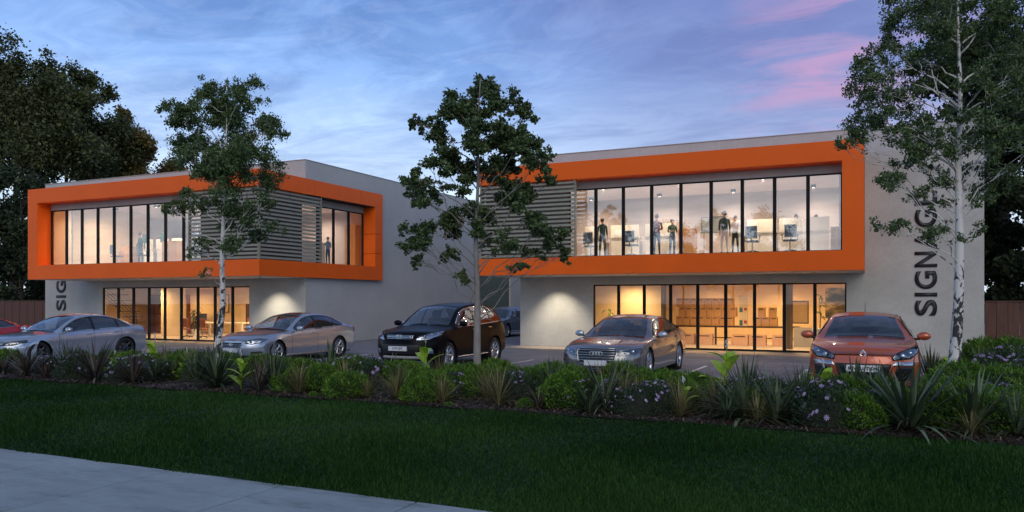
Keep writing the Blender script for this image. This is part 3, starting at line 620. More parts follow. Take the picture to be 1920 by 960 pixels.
# ---- people
def person(x, y, z, rz, h, label, top, bottom, pose='stand', group=None, hair=M_hair):
    """one continuous skinned body; pose: stand / sit / arms (forearms forward)"""
    s = h / 1.75; root = thing('person', label, 'person', (x, y, z), rz, group)
    hipz = .93 if pose != 'sit' else .48
    P = [(0, 0, hipz), (0, 0, hipz + .18), (0, 0, hipz + .42), (0, 0, hipz + .55), (0, 0, hipz + .60), (0, -.01, hipz + .70), (0, -.01, hipz + .80)]
    Rr = [(.15, .11), (.135, .10), (.17, .11), (.10, .08), (.052, .052), (.075, .085), (.06, .07)]
    E = [(i, i + 1) for i in range(6)]; part = ['b', 't', 't', 't', 's', 's', 's']
    def chain(start, pts, rs, tags):
        prev = start
        for p, r, tg in zip(pts, rs, tags): P.append(p); Rr.append((r, r)); part.append(tg); E.append((prev, len(P) - 1)); prev = len(P) - 1
    for sx in (-1, 1):
        sh = hipz + .50
        if pose == 'stand': arm = [(sx * .18, 0, sh), (sx * .215, .03, sh - .28), (sx * .215, -.05, sh - .52), (sx * .205, -.08, sh - .60), (sx * .20, -.10, sh - .67)]
        else: arm = [(sx * .19, 0, sh), (sx * .24, -.02, sh - .27), (sx * .16, -.24, sh - .24), (sx * .14, -.31, sh - .23), (sx * .13, -.38, sh - .23)]
        chain(3, arm, (.058, .045, .034, .028, .022), ('t', 't', 's', 's', 's'))
        if pose == 'sit': leg = [(sx * .10, -.02, hipz - .02), (sx * .13, -.42, hipz + .02), (sx * .13, -.42, .12), (sx * .13, -.42, .05), (sx * .14, -.58, .04)]
        else: leg = [(sx * .09, 0, hipz - .08), (sx * .11, -.01 + .02 * sx, .50), (sx * .12, .02 + .03 * sx, .10), (sx * .12, .03 + .03 * sx, .05), (sx * .13, -.12 + .03 * sx, .04)]
        chain(0, leg, (.085, .06, .042, .042, .035), ('b', 'b', 'b', 'b', 'b'))
    me = bpy.data.meshes.new('sk'); me.from_pydata(P, E, []); o = bpy.data.objects.new('sk', me); COL.objects.link(o)
    md = o.modifiers.new('s', 'SKIN'); md.use_smooth_shade = True
    for v, r in zip(me.skin_vertices[0].data, Rr): v.radius = r
    me.skin_vertices[0].data[0].use_root = True
    o.modifiers.new('ss', 'SUBSURF').levels = 1
    dg = bpy.context.evaluated_depsgraph_get(); m2 = bpy.data.meshes.new_from_object(o.evaluated_get(dg)); bpy.data.objects.remove(o)
    m2.materials.clear()
    for mm in (top, bottom, M_skin, M_dark): m2.materials.append(mm)
    PV = [Vector(p) for p in P]; idx = {'t': 0, 'b': 1, 's': 2}
    for f in m2.polygons:
        k = min(range(len(PV)), key=lambda i: (PV[i] - f.center).length - Rr[i][0] * .5); f.material_index = idx[part[k]] if f.center.z > .075 else 3
        f.use_smooth = True
    m2.transform(Matrix.Scale(s, 4)); m2.name = 'body'; link(bpy.data.objects.new('body', m2), root)
    hd = MB(); hz = hipz + .76
    hd.ell((0, .018, hz + .035), (.088, .098, .105), 14, 8); me = hd.mesh('hair', hair, True)
    bm = bmesh.new(); bm.from_mesh(me); bmesh.ops.delete(bm, geom=[v for v in bm.verts if v.co.y < -.035 and v.co.z < hz + .06 or v.co.z < hz - .05], context='VERTS'); bm.to_mesh(me); bm.free()
    me.transform(Matrix.Scale(s, 4)); link(bpy.data.objects.new('hair', me), root)
    fc = MB(); fc.ell((0, -.098, hz - .03), (.012, .02, .022), 8, 6)
    fm = fc.mesh('nose', M_skin, True); fm.transform(Matrix.Scale(s, 4)); link(bpy.data.objects.new('nose', fm), root)
    for sx in (-1, 1):
        e = MB(); e.ell((sx * .032, -.083, hz), (.012, .006, .007), 8, 6); em = e.mesh('eye', M_dark, True); em.transform(Matrix.Scale(s, 4)); link(bpy.data.objects.new('eye', em), root)
        e = MB(); e.ell((sx * .083, .005, hz - .015), (.012, .022, .032), 8, 6); em = e.mesh('ear', M_skin, True); em.transform(Matrix.Scale(s, 4)); link(bpy.data.objects.new('ear', em), root)
    return root
C_teal = mat('dark_teal_cloth', (.02, .05, .05), .8); C_pur = mat('plum_cloth', (.10, .035, .05), .8); C_navy = mat('navy_denim', (.02, .045, .11), .8)
C_wht = mat('white_cloth', (.55, .52, .55), .8); C_grn = mat('dark_green_cloth', (.025, .055, .035), .8); C_blu = mat('pale_blue_cloth', (.22, .32, .48), .8); C_blk = mat('black_cloth', (.012, .016, .018), .8)
person(-9.0, 27.1, FU, 3.3, 1.35, 'person in dark teal seen from behind near the louvre of the right upper office', C_teal, C_blk, 'stand')
person(-8.62, 28.75, FU, .2, 1.26, 'small person behind the second desk with only a dark blue head and shoulder showing', C_navy, C_blk, 'arms')
person(-7.0, 27.15, FU, 3.6, 1.41, 'person in a plum top standing beside the oak cupboard, back to the glass', C_pur, C_navy, 'arms')
person(-6.52, 27.45, FU, .7, 1.25, 'person in dark green top and blue jeans talking beside the oak cupboard', C_grn, C_navy, 'arms')
person(-4.62, 26.95, FU, 3.2, 1.38, 'person in a dark vest, back to the glass, in the right upper office', C_teal, C_wht, 'stand')
person(-4.35, 27.5, FU, -.3, 1.28, 'person in a pale lilac shirt facing out beside the dark vested figure', C_wht, C_blk, 'arms')
G3 = None
person(-3.9, 28.95, FU, 3.1, 1.26, 'person sitting behind the cream screens, just a dark head top, right of the standing pair', C_navy, C_blk, 'stand')
person(-2.5, 28.9, FU, .1, 1.38, 'person facing out over the screen beside the right blue chair back', C_pur, C_blk, 'stand')
person(-1.85, 28.95, FU, 3.1, 1.34, 'person with grey hair behind the last desk by the orange column', C_navy, C_blk, 'stand')
person(-29.0, 23.9, FU, 3.0, 1.32, 'dark figure standing in the middle panes of the left upper office', C_teal, C_blk, 'stand')
person(-26.0, 24.2, FU, .3, 1.51, 'pale blue figure standing left of the birch in the left upper office', C_blu, C_blu, 'arms')
person(-25.2, 24.9, FU, .1, 1.30, 'pale blue figure partly behind the birch leaves in the left upper office', C_blu, C_blu, 'stand')
person(-22.6, 28.6, FU, 4.4, 1.26, 'person bending over the counter behind the side windows of the left building', C_blu, C_blk, 'arms')
# ---- right shop floor
t = thing('display_bench', 'long dark bench carrying rows of cardboard boxes in the right shop', 'bench', (-5.8, 31.3, .06))
bx('bench_top', M_darkwood, t, -7.25, -2.6, 31.0, 31.7, .74, .80, .006)
for x in (-7.2, -5.7, -4.2, -2.68): bx('bench_leg', M_darkwood, t, x, x + .07, 31.05, 31.12, .06, .74)
bx('back_shelf', M_darkwood, t, -7.2, -2.65, 31.5, 31.55, .30, .34)
def cbox(x, y, z, w, d, h, label, group, m=None):
    t = thing('cardboard_box', label, 'box', (x, y, z), group=group)
    b = MB(); b.bbox(-w / 2, w / 2, -d / 2, d / 2, 0, h, .006); b.build('carton', m or M_card, t, local=True)
    b = MB(); b.box(-w * .32, w * .32, -d / 2 - .003, -d / 2 + .002, h * .78, h * .88); b.build('printed_band', M_print, t, local=True)
    return t
proto = cbox(-7.1, 31.25, .80, .27, .3, .36, 'tan cardboard box, bottom row first from the left, stacked on the dark bench', 'tan boxes stacked on the bench in the right shop')
ords = ['first', 'second', 'third', 'fourth', 'fifth', 'sixth', 'seventh', 'eighth', 'ninth']
for r in range(3):
    for i in range(8):
        if r == 0 and i == 0: continue
        c = copy_tree(proto); c.location = (-7.1 + .283 * i + (.10 if r == 1 else 0) + random.uniform(-.006, .006), 31.25, .80 + .363 * r); c.rotation_euler.z = random.uniform(-.02, .02)
        c['label'] = 'tan cardboard box, %s row %s from the left, stacked on the dark bench' % (('bottom', 'middle', 'top')[r], ords[i])
for i, (x, z) in enumerate(((-4.1, .80), (-3.81, .80), (-3.5, .80), (-3.95, 1.163), (-3.55, 1.163))):
    c = copy_tree(proto); c.location = (x, 31.25, z); c['group'] = 'five boxes right of the coloured cartons'
    c['label'] = 'tan cardboard box right of the coloured cartons, ' + ('left of the lower three', 'middle of the lower three', 'right of the lower three', 'upper left one', 'upper right one')[i]
for i, x in enumerate((-7.5, -6.75, -6.05, -4.7, -4.05, -3.2)):
    c = cbox(x, 30.9, .06, .62, .35, .42, 'large pinkish cardboard box on the shop floor below the bench, %s from the left' % ords[i], 'large boxes on the floor of the right shop', M_card2)
M_tealp = mat('teal_print', (.02, .16, .15), .5); M_redp = mat('red_print', (.45, .03, .06), .5); M_cream = mat('cream_carton', (.62, .52, .36), .7)
for i, z in enumerate((.80, 1.06, 1.32, 1.56, 1.76)):
    t = thing('carton', 'cream carton in the narrow coloured stack, ' + ('bottom one', 'second one up', 'middle one', 'fourth one up', 'top one')[i], 'carton', (-4.62, 31.2, z), group='narrow stack of coloured cartons')
    h = .25 if i < 2 else (.22 if i == 2 else .17); b = MB(); b.bbox(-.15, .15, -.12, .12, 0, h, .006); b.build('carton_body', M_cream, t, local=True)
    if i in (0, 2):
        b = MB(); b.box(-.14, -.02, -.124, -.119, .02, h - .02); b.build('teal_label', M_tealp, t, local=True); b = MB(); b.box(.03, .14, -.124, -.119, h * .4, h - .03); b.build('red_label', M_redp, t, local=True)
simple('roof_board', 'flat board lying on top of the coloured cartons', 'board', M_cream, -4.86, -4.36, 31.05, 31.35, 1.935, 1.98)
frame_pic('notice_cabinet', 'lit tan cabinet with a dark frame on the back of the right shop', 'cabinet', -3.15, -2.3, 31.9, .9, 1.78, mat('lit_tan_panel', (.72, .52, .26), .6, var=.1), M_darkwood, .04)
simple('cupboard', 'grey blue low cupboard right of the bench in the right shop', 'cupboard', M_grey, -2.75, -2.1, 30.8, 31.2, .06, .78)
M_mural = mat('dark_hill_mural', (.2, .14, .06), .7, stops=[(.42, (.05, .045, .02)), (.5, (.22, .16, .07)), (.56, (.52, .38, .2))], vscale=.9, stretch=(1, 1, 2.2))
simple('wall_mural', 'dark brown landscape print on the wall behind the orange car roof', 'wall art', M_mural, -1.62, -.55, 30.2, 30.24, 1.15, 2.25, bev=.004)
simple('planter_box', 'tall cream planter box by the right shop windows', 'planter', M_white, -2.02, -1.5, 29.2, 29.6, .06, .82)
def stem_plant(x, y, z, hh, label, n=16, m=None, tw=.3, bend=.5):
    t = thing('indoor_plant', label, 'potted plant', (x, y, z))
    b = MB(); b.tube([(0, 0, 0), (.02, 0, hh * .4), (-.03, 0, hh * .75), (.02, 0, hh)], [.02, .018, .012, .006], 6); b.build('stem', M_darkbark, t, local=True)
    b = MB()
    for i in range(n):
        zz = hh * random.uniform(.25, 1); a = random.uniform(0, 6.28); l = tw * random.uniform(.6, 1); d = Vector((math.cos(a), math.sin(a), 0)); w = Vector((-d.y, d.x, 0)) * l * .14
        p0 = Vector((0, 0, zz)); p1 = p0 + d * l * .5 + Vector((0, 0, l * .25)); p2 = p0 + d * l - Vector((0, 0, l * bend * .4))
        b.add([p0, p1 - w, p2, p1 + w], [(0, 1, 2, 3)], random.random())
    b.build('foliage', m or M_leafG, t, local=True); return t
stem_plant(-1.75, 29.4, .82, 1.15, 'tall thin bonsai-like plant standing on the cream planter box', 26, tw=.35)
t = stem_plant(-9.35, 28.9, .06, 1.35, 'green leafy plant in the left corner of the right shop window behind the grey saloon', 26, M_mound, .45)
b = MB(); b.lathe([(0, 0), (.14, 0), (.18, .35), (.16, .35), (.14, .3), (0, .3)], 16); b.build('pot', M_white, t, local=True)
# partition that closes off the left three panes of the right shop
w = MB(); w.box(-12.4, -7.4, 30.0, 30.08, .06, 2.62); w.build('inner_wall', M_tan, BR)
def curtain(x0, x1, y, z0, z1, label):
    b = MB(); n = int((x1 - x0) / .02) + 1; vs = []; fs = []
    for k, z in enumerate((z0, z1)):
        for i in range(n): xx = x0 + (x1 - x0) * i / (n - 1); vs.append((xx, y + .03 * math.sin(i * 1.1), z))
    for i in range(n - 1): fs.append((i, i + 1, n + i + 1, n + i))
    b.add(vs, fs); vs2 = [(a, b_ + .006, c) for a, b_, c in vs]; b.add(vs2, [f[::-1] for f in fs]); return tag(b.build('curtain', mat('sheer_curtain', (.36, .24, .12), .9)), label, 'curtain')
curtain(-7.25, -7.05, 28.75, .08, 2.5, 'narrow brown curtain at the third mullion of the right shop windows')
curtain(-2.9, -2.6, 28.8, .08, 2.5, 'narrow brown curtain left of the cream planter in the right shop')
# ---- left ground floor office
def gdesk(x0, x1, y, label):
    t = thing('table', label, 'table', ((x0 + x1) / 2, y, .06)); bx('table_top', M_white, t, x0, x1, y, y + .8, .72, .77, .006)
    for xx in (x0 + .02, x1 - .1): 
        for yy in (y + .03, y + .69): bx('table_leg', M_white, t, xx, xx + .08, yy, yy + .08, .06, .72)
gdesk(-29.0, -26.2, 27.0, 'white table with two russet chairs in the left ground floor office')
for i, x in enumerate((-29.1, -28.1)): chair(x, 26.5, .06, 3.3 + .3 * i, 'russet swivel chair at the white table, %s one' % ('left', 'right'[:5])[i], 'russet swivel chairs', M_terr)
chair(-26.9, 28.1, .06, .1, 'russet swivel chair on the far side of the white table', 'russet swivel chairs', M_terr)
for i, x in enumerate((-29.0, -28.0)):
    t = thing('monitor', 'black computer monitor on the white table, %s one' % ('left', 'right')[i], 'monitor', (x, 27.35, .77)); bx('screen', M_dark, t, x - .25, x + .25, 27.34, 27.37, .85, 1.17, .006); bx('stand', M_dark, t, x - .04, x + .04, 27.37, 27.4, .77, .95)
for i, (x0, x1) in enumerate(((-29.3, -28.15), (-28.0, -26.6))):
    t = thing('filing_cabinet', 'dark brown cabinet against the back wall of the left office, %s one' % ('left', 'right')[i], 'cabinet', ((x0 + x1) / 2, 30.5, .06)); bx('carcass', M_darkwood, t, x0, x1, 30.45, 30.95, .06, 1.62, .006)
    for k in range(5):
        d_ = bx('drawer', M_darkwood, t, x0 + .03, x1 - .03, 30.43, 30.45, .12 + .29 * k, .12 + .29 * k + .27, .004); kn = MB(); kn.ell(((x0 + x1) / 2, 30.42, .27 + .29 * k), (.03, .02, .03), 8, 6); kn.build('knob', M_white, d_)
frame_pic('picture_frame', 'thin dark picture frame hanging on the tan wall of the left office', 'picture', -32.0, -30.95, 30.98, 1.15, 2.1, M_tan, M_dark, .03)
t = stem_plant(-29.75, 27.6, .06, 1.35, 'bushy green plant behind the russet chairs of the left office', 40, M_leafD, .5, 1.2)
b = MB(); b.lathe([(0, 0), (.14, 0), (.18, .35), (.16, .35), (.14, .3), (0, .3)], 16); b.build('pot', M_white, t, local=True)
w = MB(); w.box(-31.6, -30.05, 27.2, 27.3, .06, 2.62); w.build('inner_wall', M_tan, BL)
t = thing('staircase', 'dark steel stair rising behind the left corner windows of the left building', 'staircase', (-33.5, 26.5, .06))
for k in range(9): bx('step', M_darkwood, t, -32.0 - .27 * k - .25, -32.0 - .27 * k, 26.2, 27.2, .2 + .27 * k - .04, .2 + .27 * k)
b = MB()
for dz in (.45, .62, .79, .95): b.tube([(-31.9, 26.15, .15 + dz), (-34.4, 26.15, 2.55 - .95 + dz)], .014, 6)
b.tube([(-32.0, 26.15, .06), (-32.0, 26.15, 1.2)], .02, 6); b.build('railing', M_dark, t)
t = thing('shelf_unit', 'red brown shelves with boxes behind the stair of the left building', 'shelf', (-33.2, 29.6, .06))
for k in range(5): bx('shelf', M_terr, t, -35.2, -32.6, 29.5, 29.9, .06 + .5 * k, .10 + .5 * k)
for x in (-35.2, -34.3, -33.45, -32.62): bx('upright', M_terr, t, x, x + .03, 29.5, 29.9, .06, 2.1)
bx('back_panel', M_oak, t, -35.2, -32.6, 29.9, 29.92, .06, 2.1)
simple('cabinet', 'pale lit cabinet panel beside the stair of the left building', 'cabinet', mat('pale_oak', (.60, .44, .22), .6), -32.1, -31.65, 28.4, 28.8, .06, 1.9)
# ================================================================ CARS
def pchip(tab):
    X = [a for a, _ in tab]; Y = [b for _, b in tab]; n = len(X)
    h = [X[i + 1] - X[i] for i in range(n - 1)]; dl = [(Y[i + 1] - Y[i]) / h[i] for i in range(n - 1)]
    m = [dl[0]] + [0 if dl[i - 1] * dl[i] <= 0 else 2 / (1 / dl[i - 1] + 1 / dl[i]) for i in range(1, n - 1)] + [dl[-1]]
    def f(x):
        if x <= X[0]: return Y[0]
        if x >= X[-1]: return Y[-1]
        i = 0
        while x > X[i + 1]: i += 1
        t = (x - X[i]) / h[i]; a = 2 * t ** 3 - 3 * t ** 2 + 1; b = t ** 3 - 2 * t ** 2 + t; c = -2 * t ** 3 + 3 * t ** 2; d = t ** 3 - t ** 2
        return a * Y[i] + b * h[i] * m[i] + c * Y[i + 1] + d * h[i] * m[i + 1]
    return f
def sstep(a, b, x): t = min(1, max(0, (x - a) / (b - a))); return t * t * (3 - 2 * t)
def densify(P, step):
    out_ = []
    for i in range(len(P)):
        a = Vector(P[i]); b = Vector(P[(i + 1) % len(P)]); n = max(1, int((b - a).length / step))
        for k in range(n): out_.append(a + (b - a) * k / n)
    return out_
def arc_round(P, r=.02, n=3):
    out_ = []; N_ = len(P)
    for i in range(N_):
        a, b, c = Vector(P[i - 1]), Vector(P[i]), Vector(P[(i + 1) % N_]); u = (a - b); v = (c - b); k = min(r, u.length * .4, v.length * .4)
        p, q = b + u.normalized() * k, b + v.normalized() * k
        for j in range(n + 1): t = j / n; out_.append(p * (1 - t) ** 2 + b * 2 * t * (1 - t) + q * t * t)
    return out_
def car(spec, label, loc, rz=0., scale=1.):
    S = spec; root = thing(S['name'], label, 'car', loc, rz); root.scale = (scale,) * 3
    L_, Wm = S['L'], S['W']; fzt, fzs, fzb, fwr, fcr, fW = (pchip(S[k]) for k in ('zt', 'zs', 'zb', 'wr', 'cr', 'w'))
    tr, ar = S['tyre'], S['tyre'] + S.get('gap', .045); axles = S['axles']
    st = set(round(i * .045, 4) for i in range(int(L_ / .045) + 1)) | {L_}
    for a in axles:
        for e in (-ar, ar): st |= {a + e - .002, a + e + .002}
        for k in range(-6, 7): st.add(a + ar * math.sin(k / 6 * math.pi / 2) * .998)
    seams = [S['door'][0], S['door'][1]] + ([S['door'][2]] if len(S['door']) > 2 else [])
    for s_ in seams + [S['cowl'] - .05]: st |= {s_ - .006, s_ + .006}
    st = sorted(s_ for s_ in st if 0 <= s_ <= L_); st2 = [st[0]]
    for s_ in st[1:]:
        if s_ - st2[-1] > .0015: st2.append(s_)
    st = st2; NS, NG, NT = 9, 10, 9; rows = NS + NG + NT + 1
    bF, bR, pw_ = S.get('bowF', .42), S.get('bowR', .30), S.get('bowp', 2.8)
    def disp(x, l, z):
        y = abs(x) / Wm; f = 1 - sstep(0, 1.05, l); r = 1 - sstep(0, .8, L_ - l)
        l2 = l + bF * y ** pw_ * f - bR * y ** pw_ * r
        zn = S['znose']; l2 += f * (.35 * max(0, zn - .12 - z) ** 1.3 + S.get('rake', .25) * max(0, z - zn) ** 1.4) * (1 - sstep(0, .35, l))
        l2 -= r * (.3 * max(0, .5 - z)) * (1 - sstep(0, .4, L_ - l)); return l2
    def section(l):
        w = fW(l); zb = fzb(l); zs = fzs(l); zt = fzt(l); wr = fwr(l); zr = max(zt - fcr(l), zs + .004)
        for a in axles:
            if abs(l - a) < ar: zb = max(zb, tr + math.sqrt(ar * ar - (l - a) ** 2) * .98)
        fl = sum(math.exp(-((l - a) / (ar * 1.1)) ** 2) for a in axles) * .018
        p = []
        for i in range(NS + 1):
            t = i / NS; z = zb + (zs - zb) * t; tt = (z - .2) / (zs - .2)
            prof = 1 - .07 * max(0, .35 - tt) ** 1.2 * 2 - .012 * math.sin(math.pi * min(1, max(0, (tt - .3) / .45))) - .055 * max(0, tt - .72) ** 1.3 * 5
            p.append((w * prof + fl * (1 - max(0, tt - .5)), z))
        x0 = p[-1][0]
        for i in range(1, NG + 1):
            t = i / NG; p.append((x0 + (wr - x0) * t + .028 * math.sin(math.pi * t) * min(1, (zr - zs) / .3 + .25), zs + (zr - zs) * (t if zr - zs > .1 else math.sin(t * math.pi / 2))))
        for i in range(1, NT + 1): s_ = i / NT; p.append((wr * (1 - s_), zr + (zt - zr) * (1 - (1 - s_) ** 2.2)))
        return p
    SEC = [section(l) for l in st]
    V = []; idx = {}
    def vid(i, j, sd):
        key = (i, j, sd if j < rows - 1 else 1)
        if key not in idx:
            x, z = SEC[i][j]; idx[key] = len(V); V.append(Vector((x * sd, disp(x, st[i], z), z)))
        return idx[key]
    # openings as polygons in (station, height)
    def side_win(l):
        la, lb = S['swin']
        if l < la or l > lb: return None
        zr = fzt(l) - fcr(l); z0 = fzs(l) + .022; top = zr - .05
        top = z0 + (top - z0) * min(1, max(0, (lb - l) / S.get('swtaper', .35))) ** .6
        return (z0, top) if top - z0 > .03 else None
    ws0, ws1 = S['wscr']; rw0, rw1 = S['rwin']
    cat = {}
    for i in range(len(st) - 1):
        lm = (st[i] + st[i + 1]) / 2
        for j in range(rows - 1):
            z = (SEC[i][j][1] + SEC[i + 1][j][1] + SEC[i][j + 1][1] + SEC[i + 1][j + 1][1]) / 4; x = (SEC[i][j][0] + SEC[i + 1][j + 1][0]) / 2; c = 'body'
            if j >= NS + NG:
                if ws0 < lm < ws1 and x < fwr(lm) - .045: c = 'windscreen'
                elif rw0 < lm < rw1 and x < fwr(lm) - .05: c = 'rear_window'
                elif lm < S['cowl'] - .056 and lm > .10: c = 'bonnet'
            elif j >= NS:
                sw = side_win(lm)
                if sw and sw[0] < z < sw[1]:
                    c = 'side_window'
                    for pl in S['pillars']:
                        if abs(lm - pl) < .035: c = 'pillar'
                elif lm < S['cowl'] - .056 and lm > .10 and j >= NS + 7: c = 'bonnet'
            else:
                d_ = S['door']
                if any(abs(lm - s_) < .006 for s_ in seams) and j >= 1: c = 'seam%d' % min(range(len(seams)), key=lambda q: abs(lm - seams[q]))
                elif d_[0] < lm < d_[1] and j >= 1: c = 'door0'
                elif len(d_) > 2 and d_[1] < lm < d_[2] and j >= 1 and all(abs(lm - a) > ar + .0 or j >= 0 for a in axles): c = 'door1'
            if abs(lm - (S['cowl'] - .05)) < .006 and j >= NS + 7: c = 'seam9'
            cat[(i, j)] = c
    parts = {}
    def addf(c, sd, vs): parts.setdefault((c, sd), []).append(vs)
    for (i, j), c in cat.items():
        for sd in (1, -1):
            q = [vid(i, j, sd), vid(i + 1, j, sd), vid(i + 1, j + 1, sd), vid(i, j + 1, sd)]
            if sd < 0: q = q[::-1]
            side = sd if c in ('door0', 'door1') or (c[:4] == 'seam' and c != 'seam9') else 0
            if c == 'pillar': side = sd * (1 + min(range(len(S['pillars'])), key=lambda q: abs((st[i] + st[i + 1]) / 2 - S['pillars'][q])))
            if c == 'side_window': side = sd * (1 + sum((st[i] + st[i + 1]) / 2 > p for p in S['pillars']))
            q2 = []
            for v in q:
                if not q2 or v != q2[-1]: q2.append(v)
            if len(set(q2)) >= 3: addf(c, side, list(dict.fromkeys(q2)))
    # end caps
    for i in (0, len(st) - 1):
        prev = None; K = 12
        for j in range(NS + NG + 1):
            x, z = SEC[i][j]; row = []
            for k in range(K + 1):
                xx = x * (1 - 2 * k / K)
                if k == 0: row.append(vid(i, j, 1))
                elif k == K: row.append(vid(i, j, -1))
                else:
                    bulge = .035 * math.sin(math.pi * min(1, max(0, (z - SEC[i][0][1]) / max(.01, SEC[i][NS][1] - SEC[i][0][1])))) * (1 - (2 * k / K - 1) ** 4)
                    V.append(Vector((xx, disp(xx, st[i], z) - (bulge if i == 0 else -bulge), z))); row.append(len(V) - 1)
            if prev:
                for k in range(K):
                    q = [prev[k], prev[k + 1], row[k + 1], row[k]]
                    addf('body', 0, q if i else q[::-1])
            prev = row
        top = [vid(i, j, 1) for j in range(NS + NG, rows)] + [vid(i, j, -1) for j in range(rows - 2, NS + NG - 1, -1)]
        f = top + prev[::-1][1:-1]; addf('body', 0, f if i else f[::-1])
    def mkpart(nm, faces, m, parent=root, smooth=True):
        used = sorted({v for f in faces for v in f}); mp_ = {v: k for k, v in enumerate(used)}
        me = bpy.data.meshes.new(nm); me.from_pydata([V[v] for v in used], [], [[mp_[v] for v in f] for f in faces]); me.materials.append(m)
        me.polygons.foreach_set('use_smooth', [smooth] * len(me.polygons)); me.update(); return link(bpy.data.objects.new(nm, me), parent)
    P = S['paint']; names_ = {'body': ('body', P), 'bonnet': ('bonnet', P), 'windscreen': ('windscreen', M_carglass), 'rear_window': ('rear_window', S.get('rglass', M_cardark)), 'pillar': ('window_pillar', M_trim), 'seam': ('panel_gap', M_trim), 'door0': ('door', P), 'door1': ('door', P)}
    allf = []; doors = {}
    for (c, sd), fs in parts.items():
        allf += fs
        if c == 'side_window': mkpart('side_window', fs, M_carglass if abs(sd) == 1 else S.get('rglass', M_cardark)); continue
        o = mkpart(*(names_[c] if c[:4] != 'seam' else ('panel_gap', M_trim))[:1], fs, (names_[c][1] if c[:4] != 'seam' else M_trim))
        if c.startswith('door'): doors[(c, sd)] = o
    bvh = BVHTree.FromPolygons([v[:] for v in V], allf)
    def proj(mode, u, v):
        if mode == 'front': o, d = Vector((u, -3, v)), Vector((0, 1, 0))
        elif mode == 'rear': o, d = Vector((u, L_ + 3, v)), Vector((0, -1, 0))
        elif mode == 'top': o, d = Vector((u, v, 4)), Vector((0, 0, -1))
        else: sx = 1 if mode == 'R' else -1; o, d = Vector((sx * 3, u, v)), Vector((-sx, 0, 0))
        h = bvh.ray_cast(o, d)
        if h[0] is None: return None
        n = h[1]
        if n.dot(d) > 0: n = -n
        return h[0], n
    def decal(nm, mode, poly, m, off=.006, step=.035, rnd=.015, parent=root, depth=.02):
        pb = densify(arc_round(poly, rnd), step); n = len(pb); pts = [Vector((p[0], p[1])) for p in pb]
        xs = [p.x for p in pts]; ys = [p.y for p in pts]; a = min(xs) + step / 2
        P2 = [(p.x, p.y) for p in pts]
        while a < max(xs):
            b = min(ys) + step / 2
            while b < max(ys):
                if in_poly(a, b, P2) and min((Vector((a, b)) - p).length for p in pts) > step * .4: pts.append(Vector((a, b)))
                b += step
            a += step
        r = geometry.delaunay_2d_cdt(pts, [(i, (i + 1) % n) for i in range(n)], [], 1, 1e-5); vs2, _, fs2 = r[0], r[1], r[2]
        vs = []; bad = set()
        for i, p in enumerate(vs2):
            h = proj(mode, p.x, p.y)
            if h is None: bad.add(i); vs.append(Vector((0, 0, 0))); continue
            vs.append(h[0] + h[1] * off)
        fs = [f for f in fs2 if not any(i in bad for i in f)]
        if not fs: return None
        # flip towards the viewer and give the patch a rim
        bm = bmesh.new(); bv = [bm.verts.new(v) for v in vs]; 
        for f in fs:
            try: bm.faces.new([bv[i] for i in f])
            except ValueError: pass
        for v in [v for v in bm.verts if not v.link_faces]: bm.verts.remove(v)
        bmesh.ops.recalc_face_normals(bm, faces=bm.faces)
        ax = {'front': Vector((0, -1, 0)), 'rear': Vector((0, 1, 0)), 'top': Vector((0, 0, 1)), 'R': Vector((1, 0, 0)), 'L': Vector((-1, 0, 0))}[mode]
        if sum(f.normal.dot(ax) * f.calc_area() for f in bm.faces) < 0: bmesh.ops.reverse_faces(bm, faces=bm.faces)
        be = [e for e in bm.edges if len(e.link_faces) == 1]; ex = bmesh.ops.extrude_edge_only(bm, edges=be)
        for gv in ex['geom']:
            if isinstance(gv, bmesh.types.BMVert): gv.co -= ax * depth
        me = bpy.data.meshes.new(nm); bm.to_mesh(me); bm.free(); me.materials.append(m); me.polygons.foreach_set('use_smooth', [True] * len(me.polygons))
        return link(bpy.data.objects.new(nm, me), parent)
    def line(nm, mode, pts, m, rad, off=.004, parent=root, n=6, closed=False, step=.06):
        P3 = []; seq = pts + ([pts[0]] if closed else [])
        for a, b in zip(seq[:-1], seq[1:]):
            a, b = Vector(a), Vector(b); k = max(1, int((b - a).length / step))
            for i in range(k + (1 if b is Vector(seq[-1]) else 0)): P3.append(a + (b - a) * i / k)
        P3.append(Vector(seq[-1])); out_ = []
        for p in P3:
            h = proj(mode, p[0], p[1])
            if h: out_.append(h[0] + h[1] * off)
        if len(out_) > 1: b = MB(); b.tube(out_, rad, n); return b.build(nm, m, parent, smooth=True, local=True)
    # side window surrounds, handles, door furniture
    la, lb = S['swin']; lo = []; hi = []; k = la
    while k <= lb:
        w_ = side_win(k)
        if w_: lo.append((k, w_[0])); hi.append((k, w_[1]))
        k += .05
    for sd, md in ((1, 'R'), (-1, 'L')):
        line('window_trim', md, [(a, z - .004) for a, z in lo], S.get('trimlow', M_chrome), .011); line('window_trim', md, [(a, z + .004) for a, z in hi], S.get('trimtop', M_trim), .013)
        for q, key in enumerate(('door0', 'door1')):
            if (key, sd) in doors:
                l_ = S['door'][q + 1] - .16; zz = fzs(l_) - .09; h = proj(md, l_, zz)
                if h: b = MB(); p = h[0] + h[1] * .022; b.bbox(p.x - .012, p.x + .012, l_ - .10, l_ + .08, zz - .014, zz + .014, .006); b.build('handle', S.get('handle', P), doors[(key, sd)], local=True)
        # mirror
        l_ = S['mirror'][0]; zz = S['mirror'][1]; w0 = fW(l_) * .93; b = MB(); b.ell((sd * (w0 + .15), l_, zz), (.115, .065, .075), 14, 10); mo = b.build('mirror', S.get('mpaint', P), root, True, local=True)
